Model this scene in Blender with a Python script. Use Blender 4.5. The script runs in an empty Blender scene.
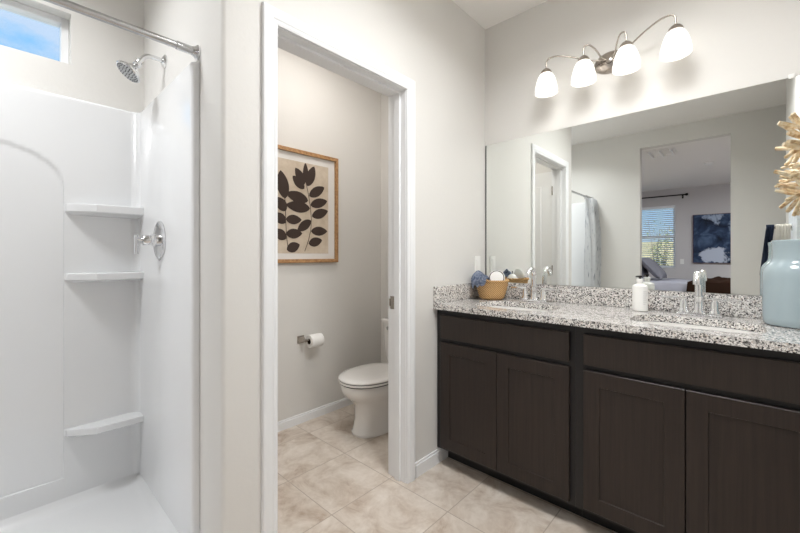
import bpy, bmesh, math, random
from mathutils import Vector, Matrix, noise
random.seed(4)
sc = bpy.context.scene
col = sc.collection

# ------------------------------------------------------------------ camera
FPX = 372.5
YAW = math.atan2(345, FPX)
CAM = (1.3054, -2.2696, 1.195)
cd = bpy.data.cameras.new('camera')
cd.sensor_width = 36.0
cd.lens = FPX / 800 * 36.0
cd.shift_y = -11.0 / 800
cd.clip_start = 0.01
co = bpy.data.objects.new('camera', cd)
col.objects.link(co)
co.location = CAM
co.rotation_euler = (math.pi / 2, 0, YAW)
sc.camera = co
sc.view_settings.view_transform = 'Standard'
sc.view_settings.look = 'None'
sc.view_settings.gamma = 1
sc.view_settings.use_curve_mapping = False
sc.view_settings.exposure = 0.93
sc.cycles.use_denoising = True
sc.cycles.max_bounces = 10
sc.cycles.diffuse_bounces = 6
sc.cycles.glossy_bounces = 6
sc.cycles.sample_clamp_indirect = 6

# ------------------------------------------------------------------ sky
w = bpy.data.worlds.new('sky')
sc.world = w
w.use_nodes = True
nt = w.node_tree
nt.nodes.clear()
wo = nt.nodes.new('ShaderNodeOutputWorld')
bg = nt.nodes.new('ShaderNodeBackground')
tc = nt.nodes.new('ShaderNodeTexCoord')
mp = nt.nodes.new('ShaderNodeMapping')
mp.inputs['Scale'].default_value = (1, 1, 2.2)
mp.inputs['Location'].default_value = (0.1, 0.45, 0.3)
nz = nt.nodes.new('ShaderNodeTexNoise')
nz.inputs['Scale'].default_value = 4.5
nz.inputs['Detail'].default_value = 7
nz.inputs['Roughness'].default_value = 0.55
rp = nt.nodes.new('ShaderNodeValToRGB')
rp.color_ramp.elements[0].position = 0.42
rp.color_ramp.elements[1].position = 0.58
rp.color_ramp.elements[0].color = (0.045, 0.30, 0.60, 1)
rp.color_ramp.elements[1].color = (0.33, 0.42, 0.56, 1)
nt.links.new(tc.outputs['Generated'], mp.inputs['Vector'])
nt.links.new(mp.outputs['Vector'], nz.inputs['Vector'])
nt.links.new(nz.outputs['Fac'], rp.inputs['Fac'])
sz = nt.nodes.new('ShaderNodeSeparateXYZ')
nt.links.new(tc.outputs['Generated'], sz.inputs['Vector'])
mr = nt.nodes.new('ShaderNodeMapRange')
mr.inputs['From Min'].default_value = 0.04
mr.inputs['From Max'].default_value = 0.26
mr.inputs['To Min'].default_value = 0.75
mr.inputs['To Max'].default_value = 0.0
nt.links.new(sz.outputs['Z'], mr.inputs['Value'])
hm = nt.nodes.new('ShaderNodeMix'); hm.data_type = 'RGBA'
nt.links.new(mr.outputs['Result'], hm.inputs['Factor'])
nt.links.new(rp.outputs['Color'], hm.inputs[6])
hm.inputs[7].default_value = (0.42, 0.50, 0.60, 1)
nt.links.new(hm.outputs[2], bg.inputs['Color'])
bg.inputs['Strength'].default_value = 1.0
nt.links.new(bg.outputs['Background'], wo.inputs['Surface'])

# ------------------------------------------------------------------ sun, toilet room lamp and added ceiling fill
sl = bpy.data.lights.new('sun', 'SUN')
sl.energy = 3.5
sl.angle = 0.01
so = bpy.data.objects.new('sun', sl)
col.objects.link(so)
so.rotation_euler = (math.radians(-48), 0, math.radians(-35))
UNSEEN_CEILING_LIGHTS = [        # unseen ceiling discs, added fill except in the toilet room: key, x, y, radius, watts, colour
    ('bath', 1.0, -1.15, 0.32, 14, (0.97, 0.985, 1)),
    ('shower', -0.45, -2.48, 0.18, 6.6, (0.97, 0.985, 1)),
    ('toilet', -0.42, -0.85, 0.18, 4.2, (1, 0.96, 0.93)),
    ('bedroom', -1.2, -5.2, 0.20, 22, (0.92, 0.94, 1)),
    ('bedroom', 2.1, -5.9, 0.20, 33, (0.92, 0.94, 1)),
]

# ------------------------------------------------------------------ materials
def mat(name, color=(0.8, 0.8, 0.8), rough=0.5, metal=0.0, spec=0.5, coat=0.0):
    m = bpy.data.materials.new(name)
    m.use_nodes = True
    b = m.node_tree.nodes['Principled BSDF']
    b.inputs['Base Color'].default_value = (*color, 1)
    b.inputs['Roughness'].default_value = rough
    b.inputs['Metallic'].default_value = metal
    b.inputs['Specular IOR Level'].default_value = spec
    if coat:
        b.inputs['Coat Weight'].default_value = coat
        b.inputs['Coat Roughness'].default_value = 0.05
    return m

def P(m): return m.node_tree.nodes['Principled BSDF']
def N(m, t): return m.node_tree.nodes.new(t)
def L(m, a, b): m.node_tree.links.new(a, b)

def srgb(r, g, b):
    f = lambda c: (c / 255 / 12.92) if c <= 10 else ((c / 255 + 0.055) / 1.055) ** 2.4
    return (f(r), f(g), f(b))

def objcoord(m, scale=(1, 1, 1), loc=(0, 0, 0)):
    t = N(m, 'ShaderNodeTexCoord')
    p = N(m, 'ShaderNodeMapping')
    p.inputs['Scale'].default_value = scale
    p.inputs['Location'].default_value = loc
    L(m, t.outputs['Object'], p.inputs['Vector'])
    return p.outputs['Vector']

def noise_tex(m, vec, scale, detail=4, rough=0.5, dist=0.0):
    n = N(m, 'ShaderNodeTexNoise')
    n.inputs['Scale'].default_value = scale
    n.inputs['Detail'].default_value = detail
    n.inputs['Roughness'].default_value = rough
    n.inputs['Distortion'].default_value = dist
    L(m, vec, n.inputs['Vector'])
    return n.outputs['Fac']

def ramp(m, fac, stops, interp='LINEAR'):
    r = N(m, 'ShaderNodeValToRGB')
    cr = r.color_ramp
    cr.interpolation = interp
    while len(cr.elements) < len(stops):
        cr.elements.new(0.5)
    for e, (p, c) in zip(cr.elements, stops):
        e.position = p
        e.color = (*c, 1)
    L(m, fac, r.inputs['Fac'])
    return r.outputs['Color']

def bump(m, fac, strength, dist=0.01):
    b = N(m, 'ShaderNodeBump')
    b.inputs['Strength'].default_value = strength
    b.inputs['Distance'].default_value = dist
    L(m, fac, b.inputs['Height'])
    L(m, b.outputs['Normal'], P(m).inputs['Normal'])

def wall_paint(name, c):
    m = mat(name, c, 0.62, spec=0.35)
    bump(m, noise_tex(m, objcoord(m), 55, 3), 0.12, 0.004)
    return m

M = {}
M['paint'] = wall_paint('warm_white_wall_paint', srgb(217, 215, 211))
M['ceil'] = wall_paint('ceiling_paint', srgb(238, 236, 233))
M['dimpaint'] = wall_paint('dim_wall_paint', srgb(205, 202, 203))  # same paint as the bathroom, the bedroom's dim cool light put into its colour
M['trim'] = mat('white_trim_paint', srgb(232, 233, 234), 0.32)
M['door'] = mat('white_door_paint', srgb(228, 228, 227), 0.4)
M['acrylic'] = mat('white_acrylic', srgb(226, 227, 228), 0.16, coat=0.25)
M['porcelain'] = mat('white_porcelain', srgb(228, 226, 223), 0.08, coat=0.4)
M['chrome'] = mat('chrome', (0.74, 0.745, 0.755), 0.06, 1.0)
M['tapchrome'] = mat('polished_tap_chrome', (0.86, 0.86, 0.87), 0.17, 1.0)
M['nickel'] = mat('brushed_nickel', srgb(176, 168, 160), 0.26, 1.0)
M['darkchrome'] = mat('grey_spray_face', srgb(186, 188, 190), 0.3, 0.4)
M['satin'] = mat('satin_steel', srgb(186, 186, 186), 0.2, 1.0)
M['nozzle'] = mat('grey_rubber', srgb(96, 98, 100), 0.6)
M['mirror'] = mat('mirror_silver', (0.90, 0.925, 0.905), 0.0, 1.0)
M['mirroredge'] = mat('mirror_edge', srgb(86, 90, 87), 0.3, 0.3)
M['vase'] = mat('blue_grey_glaze', srgb(160, 176, 182), 0.12, coat=0.6)
M['white'] = mat('white_plastic', srgb(236, 235, 232), 0.35)
M['black'] = mat('black_plastic', srgb(24, 24, 25), 0.35)
M['paper'] = mat('tissue_paper', srgb(238, 237, 234), 0.9, spec=0.1)
M['core'] = mat('cardboard_core', srgb(60, 50, 42), 0.9, spec=0.1)
M['gapshade'] = mat('seat_gap_shade', srgb(40, 39, 38), 0.6)  # dark colour stands in for shade in the toilet seat gaps
M['leaf'] = mat('dark_brown_print_ink', srgb(70, 59, 54), 0.8, spec=0.1)
M['matboard'] = mat('white_mat_board', srgb(222, 219, 215), 0.8, spec=0.1)
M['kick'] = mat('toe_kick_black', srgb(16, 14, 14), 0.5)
M['grout'] = mat('grout', srgb(150, 142, 132), 0.8)
M['vent'] = mat('vent_white', srgb(238, 238, 238), 0.4)
M['rodblack'] = mat('dark_bronze_rod', srgb(40, 36, 36), 0.4, 0.6)
M['throw'] = mat('brown_knit', srgb(66, 46, 36), 0.95, spec=0.1)
M['duvet'] = mat('white_duvet', srgb(214, 214, 222), 0.9, spec=0.1)
M['pillow'] = mat('grey_pillow', srgb(122, 122, 130), 0.9, spec=0.1)
M['bedwood'] = mat('brown_bed_wood', srgb(84, 56, 42), 0.5)
M['navy'] = mat('navy_towel', srgb(58, 66, 86), 0.95, spec=0.1)
M['slat'] = mat('white_blind_slat', srgb(236, 238, 242), 0.5)
M['red'] = mat('walnut_canvas_edge', srgb(96, 52, 40), 0.6)

# oak frame
m = mat('oak_frame', srgb(170, 126, 82), 0.5)
v = objcoord(m, (18, 18, 18))
L(m, ramp(m, noise_tex(m, v, 3, 4, 0.6), [(0.3, srgb(140, 100, 62)), (0.7, srgb(190, 148, 102))]), P(m).inputs['Base Color'])
M['oak'] = m
# print paper
m = mat('beige_print_paper', srgb(201, 186, 167), 0.85, spec=0.1)
L(m, ramp(m, noise_tex(m, objcoord(m), 14, 5, 0.6), [(0.3, srgb(190, 174, 154)), (0.7, srgb(210, 197, 180))]), P(m).inputs['Base Color'])
M['print'] = m
# dark cabinet wood, vertical grain
def wood(name, c0, c1, sc_):
    m = mat(name, c0, 0.42, spec=0.4)
    f = noise_tex(m, objcoord(m, sc_), 1.0, 6, 0.62, 0.4)
    L(m, ramp(m, f, [(0.33, c0), (0.68, c1)]), P(m).inputs['Base Color'])
    bump(m, f, 0.12, 0.002)
    return m
M['wood'] = wood('espresso_wood', srgb(37, 29, 25), srgb(50, 40, 35), (95, 95, 3.2))
M['woodh'] = wood('espresso_wood_rail', srgb(37, 30, 26), srgb(50, 41, 36), (95, 95, 3.2))
M['wooddark'] = mat('espresso_face_frame', srgb(24, 21, 21), 0.45)
# granite
m = mat('speckled_granite', (0.7, 0.7, 0.7), 0.13, spec=0.5, coat=0.3)
v = objcoord(m)
def voro(scale):
    n = N(m, 'ShaderNodeTexVoronoi')
    n.inputs['Scale'].default_value = scale
    L(m, v, n.inputs['Vector'])
    s = N(m, 'ShaderNodeSeparateColor')
    L(m, n.outputs['Color'], s.inputs['Color'])
    return s.outputs['Red']
c1 = ramp(m, voro(215), [(0.0, srgb(58, 56, 58)), (0.10, srgb(132, 129, 128)), (0.30, srgb(200, 197, 194)), (0.52, srgb(240, 238, 235)), (0.93, srgb(214, 204, 196))], 'CONSTANT')
c2 = ramp(m, voro(380), [(0.0, srgb(84, 80, 80)), (0.09, srgb(160, 156, 153)), (0.24, srgb(244, 242, 239))], 'CONSTANT')
mx = N(m, 'ShaderNodeMix'); mx.data_type = 'RGBA'; mx.blend_type = 'MULTIPLY'
mx.inputs['Factor'].default_value = 0.55
L(m, c1, mx.inputs[6]); L(m, c2, mx.inputs[7])
L(m, mx.outputs[2], P(m).inputs['Base Color'])
M['granite'] = m
# floor tile
m = mat('beige_marbled_tile', srgb(205, 190, 172), 0.30, spec=0.45)
t = N(m, 'ShaderNodeTexCoord')
sx = N(m, 'ShaderNodeSeparateXYZ')
L(m, t.outputs['Object'], sx.inputs['Vector'])
TILE = 0.3795
def math_(op, a, b=None):
    n = N(m, 'ShaderNodeMath'); n.operation = op
    for i, x in enumerate((a, b)):
        if x is None: continue
        if isinstance(x, (int, float)): n.inputs[i].default_value = x
        else: L(m, x, n.inputs[i])
    return n.outputs[0]
def cell(o, off):
    u = math_('DIVIDE', math_('SUBTRACT', o, off), TILE)
    f = math_('FRACT', u)
    d = math_('MINIMUM', f, math_('SUBTRACT', 1.0, f))
    return math_('FLOOR', u), d
ux, dx = cell(sx.outputs['X'], -0.091)
uy, dy = cell(sx.outputs['Y'], -0.845)
g = math_('LESS_THAN', math_('MINIMUM', dx, dy), 0.0058)
cx_ = N(m, 'ShaderNodeCombineXYZ')
L(m, math_('MULTIPLY', ux, 3.7), cx_.inputs[0]); L(m, math_('MULTIPLY', uy, 5.3), cx_.inputs[1])
ad = N(m, 'ShaderNodeVectorMath'); ad.operation = 'ADD'
L(m, t.outputs['Object'], ad.inputs[0]); L(m, cx_.outputs[0], ad.inputs[1])
f1 = noise_tex(m, ad.outputs[0], 5.5, 9, 0.68, 0.7)
f2 = noise_tex(m, ad.outputs[0], 22, 5, 0.6, 0.6)
base = ramp(m, f1, [(0.30, srgb(164, 145, 128)), (0.42, srgb(191, 177, 163)), (0.52, srgb(204, 193, 181)), (0.68, srgb(218, 209, 199))])
mx = N(m, 'ShaderNodeMix'); mx.data_type = 'RGBA'; mx.blend_type = 'SOFT_LIGHT'
mx.inputs['Factor'].default_value = 0.35
L(m, base, mx.inputs[6]); L(m, f2, mx.inputs[7])
mg = N(m, 'ShaderNodeMix'); mg.data_type = 'RGBA'
L(m, g, mg.inputs['Factor']); L(m, mx.outputs[2], mg.inputs[6])
mg.inputs[7].default_value = (*srgb(168, 156, 143), 1)
L(m, mg.outputs[2], P(m).inputs['Base Color'])
bump(m, math_('SUBTRACT', 1.0, g), 0.25, 0.002)
M['tile'] = m
# carpet
m = mat('greige_carpet', srgb(170, 160, 150), 0.98, spec=0.05)
bump(m, noise_tex(m, objcoord(m), 220, 2), 0.5, 0.006)
M['carpet'] = m
# woven basket
m = mat('woven_seagrass', srgb(190, 146, 92), 0.7, spec=0.2)
wv = N(m, 'ShaderNodeTexWave')
wv.wave_type = 'BANDS'; wv.bands_direction = 'DIAGONAL'
wv.inputs['Scale'].default_value = 34; wv.inputs['Distortion'].default_value = 2.5
L(m, objcoord(m, (1, 1, 1.6)), wv.inputs['Vector'])
L(m, ramp(m, wv.outputs['Fac'], [(0.1, srgb(164, 122, 76)), (0.75, srgb(222, 184, 132))]), P(m).inputs['Base Color'])
bump(m, wv.outputs['Fac'], 0.7, 0.004)
M['basket'] = m
# blue chambray cloth
m = mat('blue_chambray', srgb(92, 108, 140), 0.9, spec=0.1)
L(m, ramp(m, noise_tex(m, objcoord(m), 90, 3), [(0.35, srgb(104, 118, 146)), (0.65, srgb(178, 187, 205))]), P(m).inputs['Base Color'])
M['cloth'] = m
# white waffle towel
m = mat('white_waffle_towel', srgb(232, 228, 220), 0.95, spec=0.1)
bump(m, noise_tex(m, objcoord(m, (1, 1, 0.2)), 120, 2), 0.8, 0.004)
M['towel'] = m
# driftwood
m = mat('driftwood', srgb(205, 176, 140), 0.8, spec=0.15)
L(m, ramp(m, noise_tex(m, objcoord(m, (1, 1, 1)), 26, 4, 0.6), [(0.30, srgb(168, 132, 96)), (0.46, srgb(218, 194, 160)), (0.64, srgb(238, 226, 206))]), P(m).inputs['Base Color'])
M['drift'] = m
# marble plaque
m = mat('pale_marble', srgb(226, 230, 236), 0.35)
L(m, ramp(m, noise_tex(m, objcoord(m), 20, 6, 0.65, 0.8), [(0.3, srgb(204, 210, 220)), (0.6, srgb(234, 238, 243))]), P(m).inputs['Base Color'])
M['plaque'] = m
# shower curtain with vertical broken streaks
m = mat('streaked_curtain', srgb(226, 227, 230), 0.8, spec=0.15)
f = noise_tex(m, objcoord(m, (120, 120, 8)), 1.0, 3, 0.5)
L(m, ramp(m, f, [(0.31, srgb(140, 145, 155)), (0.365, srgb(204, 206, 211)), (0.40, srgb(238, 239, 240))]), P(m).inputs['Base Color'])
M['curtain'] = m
# stormy blue abstract canvas
m = mat('dark_blue_cloud_canvas', srgb(40, 54, 78), 0.6, spec=0.2)
vv = objcoord(m)
f0_ = noise_tex(m, vv, 3.2, 6, 0.6, 0.6)
f1_ = noise_tex(m, vv, 5.0, 6, 0.6, 0.2)
basec = ramp(m, f0_, [(0.34, srgb(24, 30, 44)), (0.5, srgb(46, 62, 90)), (0.62, srgb(84, 104, 134)), (0.72, srgb(124, 142, 168))])
cur = basec
for (bx0, bz0, br, colr_) in ((0.80 - 0.94, 0.16, 0.26, srgb(190, 198, 214)), (0.78 - 0.94, 0.98, 0.17, srgb(164, 178, 200)), (1.26 - 0.94, 0.74, 0.24, srgb(130, 148, 174)), (1.30 - 0.94, 0.10, 0.20, srgb(110, 130, 160))):
    dd = N(m, 'ShaderNodeVectorMath'); dd.operation = 'DISTANCE'
    mpn = N(m, 'ShaderNodeMapping'); mpn.inputs['Scale'].default_value = (1, 0, 1.25)
    L(m, vv, mpn.inputs['Vector'])
    L(m, mpn.outputs[0], dd.inputs[0]); dd.inputs[1].default_value = (bx0, 0, bz0 * 1.25)
    nn = N(m, 'ShaderNodeMath'); nn.operation = 'MULTIPLY_ADD'
    L(m, f1_, nn.inputs[0]); nn.inputs[1].default_value = 0.55; L(m, dd.outputs['Value'], nn.inputs[2])
    mk = ramp(m, nn.outputs[0], [(br + 0.20, (1, 1, 1)), (br + 0.25, (0, 0, 0))])
    mxx = N(m, 'ShaderNodeMix'); mxx.data_type = 'RGBA'
    L(m, mk, mxx.inputs['Factor']); L(m, cur, mxx.inputs[6]); mxx.inputs[7].default_value = (*colr_, 1)
    cur = mxx.outputs[2]
L(m, cur, P(m).inputs['Base Color'])
M['canvas'] = m
# foliage, block wall, ground
m = mat('shrub_leaves', srgb(120, 138, 76), 0.7, spec=0.2)
L(m, ramp(m, noise_tex(m, objcoord(m), 9, 3), [(0.35, srgb(92, 116, 60)), (0.6, srgb(170, 172, 104)), (0.75, srgb(196, 150, 110))]), P(m).inputs['Base Color'])
M['foliage'] = m
M['bark'] = mat('shrub_bark', srgb(120, 92, 70), 0.9, spec=0.1)
m = mat('tan_block', srgb(214, 200, 158), 0.9, spec=0.1)
br = N(m, 'ShaderNodeTexBrick')
br.inputs['Scale'].default_value = 2.5
br.inputs['Color1'].default_value = (*srgb(224, 210, 168), 1)
br.inputs['Color2'].default_value = (*srgb(206, 192, 152), 1)
br.inputs['Mortar'].default_value = (*srgb(168, 156, 128), 1)
br.inputs['Mortar Size'].default_value = 0.015
p = N(m, 'ShaderNodeMapping'); p.inputs['Rotation'].default_value = (math.pi / 2, 0, 0)
t = N(m, 'ShaderNodeTexCoord'); L(m, t.outputs['Object'], p.inputs['Vector']); L(m, p.outputs['Vector'], br.inputs['Vector'])
L(m, br.outputs['Color'], P(m).inputs['Base Color'])
M['block'] = m
m = mat('gravel', srgb(190, 174, 150), 0.95, spec=0.1)
L(m, ramp(m, noise_tex(m, objcoord(m), 30, 4), [(0.3, srgb(160, 144, 122)), (0.7, srgb(206, 192, 168))]), P(m).inputs['Base Color'])
M['gravel'] = m
# window glass: clear thin pane
m = bpy.data.materials.new('clear_window_glass'); m.use_nodes = True
m.node_tree.nodes.clear()
o_ = N(m, 'ShaderNodeOutputMaterial'); ms = N(m, 'ShaderNodeMixShader'); tr = N(m, 'ShaderNodeBsdfTransparent'); gl = N(m, 'ShaderNodeBsdfGlossy')
gl.inputs['Roughness'].default_value = 0.0
tr.inputs['Color'].default_value = (0.97, 0.985, 0.98, 1)
ms.inputs['Fac'].default_value = 0.04
L(m, tr.outputs[0], ms.inputs[1]); L(m, gl.outputs[0], ms.inputs[2]); L(m, ms.outputs[0], o_.inputs['Surface'])
M['glass'] = m
# lit glass shade and bulb
def lit(name, color, strength, diff):
    m = mat(name, diff, 0.35)
    P(m).inputs['Emission Color'].default_value = (*color, 1)
    P(m).inputs['Emission Strength'].default_value = strength
    return m
m = lit('lit_frosted_glass', (1, 0.99, 0.975), 0.0, srgb(238, 237, 234))
tl = N(m, 'ShaderNodeBsdfTranslucent'); tl.inputs['Color'].default_value = (0.97, 0.965, 0.95, 1)
ms = N(m, 'ShaderNodeMixShader'); ms.inputs['Fac'].default_value = 0.46
L(m, P(m).outputs[0], ms.inputs[1]); L(m, tl.outputs[0], ms.inputs[2])
L(m, ms.outputs[0], m.node_tree.nodes['Material Output'].inputs['Surface'])
M['shade'] = m
M['bulb'] = lit('lit_bulb', (1, 0.975, 0.95), 6.0, (0.9, 0.9, 0.9))
M['unseenlens'] = lit('lit_unseen_lens', (1, 0.97, 0.93), 2.0, (0.9, 0.9, 0.9))  # glow shared by the added ceiling discs and the toilet room lamp

# ------------------------------------------------------------------ mesh helpers
def new(): return bmesh.new()

def box(bm, x0, x1, y0, y1, z0, z1, bev=0.0, seg=2):
    vs = [bm.verts.new((x, y, z)) for z in (z0, z1) for y in (y0, y1) for x in (x0, x1)]
    F = [(0, 2, 3, 1), (4, 5, 7, 6), (0, 1, 5, 4), (2, 6, 7, 3), (0, 4, 6, 2), (1, 3, 7, 5)]
    fs = [bm.faces.new([vs[i] for i in f]) for f in F]
    if bev > 0:
        es = list({e for f in fs for e in f.edges})
        bmesh.ops.bevel(bm, geom=es, offset=bev, segments=seg, affect='EDGES', profile=0.5)
    return vs

def loft(bm, rings, cap0=True, cap1=True, closed=True):
    R = [[bm.verts.new(p) for p in r] for r in rings]
    n = len(R[0])
    for a, b in zip(R, R[1:]):
        for i in range(n if closed else n - 1):
            j = (i + 1) % n
            bm.faces.new((a[i], a[j], b[j], b[i]))
    if cap0: bm.faces.new(list(reversed(R[0])))
    if cap1: bm.faces.new(R[-1])
    return R

def lathe(bm, prof, origin=(0, 0, 0), axis=(0, 0, 1), n=32, sx=1.0, sy=1.0, cap0=False, cap1=False):
    q = Vector((0, 0, 1)).rotation_difference(Vector(axis).normalized())
    o = Vector(origin)
    rings = []
    for r, h in prof:
        r = max(r, 1e-4)
        rings.append([o + q @ Vector((sx * r * math.cos(2 * math.pi * i / n), sy * r * math.sin(2 * math.pi * i / n), h)) for i in range(n)])
    loft(bm, rings, cap0, cap1)

def tube(bm, pts, r, n=12, caps=True):
    pts = [Vector(p) for p in pts]
    rr = r if isinstance(r, (list, tuple)) else [r] * len(pts)
    t0 = (pts[1] - pts[0]).normalized()
    u = t0.orthogonal().normalized()
    rings = []
    for i, p in enumerate(pts):
        if i == 0: t = t0
        elif i == len(pts) - 1: t = (pts[i] - pts[i - 1]).normalized()
        else: t = ((pts[i + 1] - p).normalized() + (p - pts[i - 1]).normalized()).normalized()
        u = (u - t * u.dot(t)).normalized()
        v_ = t.cross(u)
        rings.append([p + rr[i] * (math.cos(a) * u + math.sin(a) * v_) for a in [2 * math.pi * k / n for k in range(n)]])
    loft(bm, rings, caps, caps)

def spline(ctrl, n=10):
    """Catmull-Rom through control points"""
    c = [Vector(p) for p in ctrl]
    c = [2 * c[0] - c[1]] + c + [2 * c[-1] - c[-2]]
    out = []
    for i in range(1, len(c) - 2):
        for k in range(n):
            t = k / n
            p0, p1, p2, p3 = c[i - 1:i + 3]
            out.append(0.5 * ((2 * p1) + (p2 - p0) * t + (2 * p0 - 5 * p1 + 4 * p2 - p3) * t * t + (3 * p1 - p0 - 3 * p2 + p3) * t ** 3))
    out.append(c[-2])
    return out

def obj(name, bm, material, parent=None, smooth=False, local=False, mats=None):
    """Link bm as ONE mesh object. World coordinates are made relative to the parent's base unless local."""
    if parent is not None and not local:
        b = base_of(parent)
        bmesh.ops.translate(bm, vec=-b, verts=bm.verts)
    bmesh.ops.recalc_face_normals(bm, faces=bm.faces)
    me = bpy.data.meshes.new(name)
    bm.to_mesh(me)
    bm.free()
    for mm in ([M[material]] + [M[x] for x in (mats or [])]):
        me.materials.append(mm)
    if smooth:
        for p_ in me.polygons: p_.use_smooth = True
        try:
            me.set_sharp_from_angle(angle=math.radians(38))
        except Exception:
            pass
    o = bpy.data.objects.new(name, me)
    col.objects.link(o)
    if parent is not None: o.parent = parent
    return o

def base_of(o):
    b = Vector(o.location)
    while o.parent is not None:
        o = o.parent
        b += Vector(o.location)
    return b

def thing(name, label, cat, loc=(0, 0, 0), group=None):
    o = bpy.data.objects.new(name, None)
    o.empty_display_size = 0.05
    col.objects.link(o)
    o.location = loc
    return tag(o, label, cat, group)

def tag(o, label, cat, group=None):
    o['label'] = label
    o['category'] = cat
    if group: o['group'] = group
    return o

def struct(name, bm, material, parent=None, smooth=False, mats=None):
    o = obj(name, bm, material, parent, smooth, mats=mats)
    o['kind'] = 'structure'
    return o

def dup(root, loc, label, group=None):
    r = root.copy(); col.objects.link(r); r.location = loc
    r['label'] = label
    if group: r['group'] = group
    for ch in list(root.children):
        c = ch.copy(); col.objects.link(c); c.parent = r
        for g_ in list(ch.children):
            d = g_.copy(); col.objects.link(d); d.parent = c
    return r

# ------------------------------------------------------------------ the rooms
CEIL = 2.743
SHY = -1.751         # face of the shower's valve-side end wall
FY = -3.22           # wall opposite the mirror
BY = -8.385          # far wall of the bedroom
TX = -1.025          # toilet room side wall
SX = -0.995          # shower rear wall

bm = new(); box(bm, -1.15, 2.52, FY - 0.06, 0.0, -0.12, 0.0); struct('floor', bm, 'tile')
bm = new(); box(bm, -2.35, 3.35, BY - 0.12, FY - 0.06, -0.12, 0.0); struct('floor.001', bm, 'carpet')
bm = new(); box(bm, -1.15, 3.47, FY, 0.14, CEIL, CEIL + 0.12); struct('ceiling', bm, 'ceil')
bm = new(); box(bm, -2.47, 3.47, BY - 0.12, FY, CEIL, CEIL + 0.12); struct('ceiling.001', bm, 'ceil')
# wall with the toilet room doorway
DY0, DY1, DZ = -1.551, -0.814, 2.066
bm = new()
box(bm, -0.12, 0, SHY + 0.12, DY0, 0, CEIL)
box(bm, -0.12, 0, DY1, 0, 0, CEIL)
box(bm, -0.12, 0, DY0, DY1, DZ, CEIL)
struct('wall_left', bm, 'paint')
bm = new(); box(bm, -1.15, 1.70, 0, 0.12, 0, CEIL); struct('wall_back', bm, 'paint')
bm = new(); box(bm, 1.57, 1.69, -2.45, 0, 0, CEIL); struct('wall_right', bm, 'paint')
bm = new(); box(bm, 1.69, 2.40, -2.45, -2.33, 0, CEIL); struct('wall_niche', bm, 'paint')
bm = new(); box(bm, 2.40, 2.52, FY, -2.33, 0, CEIL); struct('wall_niche_end', bm, 'paint')
# shower end wall with bullnose corner
bm = new()
vs = box(bm, -1.115, 0, SHY, SHY + 0.12, 0, CEIL)
e = [e for e in bm.edges if all(abs(v.co.x) < 1e-6 and abs(v.co.y - SHY) < 1e-6 for v in e.verts)]
bmesh.ops.bevel(bm, geom=e, offset=0.016, segments=5, affect='EDGES', profile=0.5)
struct('wall_shower_end', bm, 'paint', smooth=True)
# shower rear wall with the high window
WY0, WY1, WZ0, WZ1 = -2.94, -2.038, 2.083, 2.318
bm = new()
box(bm, SX - 0.14, SX, FY - 0.12, WY0, 0, CEIL)
box(bm, SX - 0.14, SX, WY1, SHY, 0, CEIL)
box(bm, SX - 0.14, SX, WY0, WY1, 0, WZ0)
box(bm, SX - 0.14, SX, WY0, WY1, WZ1, CEIL)
struct('wall_shower_rear', bm, 'paint')
bm = new(); box(bm, TX - 0.12, TX, SHY + 0.12, 0, 0, CEIL); struct('wall_toilet_side', bm, 'paint')
# wall opposite the mirror, with the bedroom opening
OX0, OX1, OZ = 0.337, 1.190, 2.543
bm = new()
box(bm, -2.35, OX0, FY - 0.12, FY, 0, CEIL)
box(bm, OX1, 3.35, FY - 0.12, FY, 0, CEIL)
box(bm, OX0, OX1, FY - 0.12, FY, OZ, CEIL)
struct('wall_front', bm, 'paint')
# bedroom
bm = new(); box(bm, -2.47, -2.35, BY - 0.12, FY, 0, CEIL); struct('wall_bedroom_left', bm, 'dimpaint')
bm = new(); box(bm, 3.35, 3.47, BY - 0.12, FY, 0, CEIL); struct('wall_bedroom_right', bm, 'dimpaint')
BX0, BX1, BZ0, BZ1 = -1.05, 0.125, 0.90, 2.36
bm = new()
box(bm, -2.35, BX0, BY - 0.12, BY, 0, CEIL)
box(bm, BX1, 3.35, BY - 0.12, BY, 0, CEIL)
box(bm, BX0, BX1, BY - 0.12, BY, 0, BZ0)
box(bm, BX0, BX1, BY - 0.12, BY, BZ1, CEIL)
struct('wall_bedroom_far', bm, 'dimpaint')

# baseboards
def baseboard(name, x0, x1, y0, y1, face, h=0.078):
    bm = new()
    box(bm, x0, x1, y0, y1, 0.0, h - 0.012)
    if face == 'x': box(bm, x0, x1 - 0.005, y0, y1, h - 0.012, h)
    elif face == '-y': box(bm, x0, x1, y0 + 0.005, y1, h - 0.012, h)
    struct(name, bm, 'trim')
baseboard('baseboard_left', 0, 0.013, -0.745, -0.455, 'x')
baseboard('baseboard_left.001', 0, 0.013, SHY + 0.01, -1.603, 'x')
baseboard('baseboard_toilet_side', TX, TX + 0.013, SHY + 0.12, 0, 'x', 0.064)
baseboard('baseboard_toilet_back', TX + 0.013, -0.12, -0.013, 0, '-y', 0.064)

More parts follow.
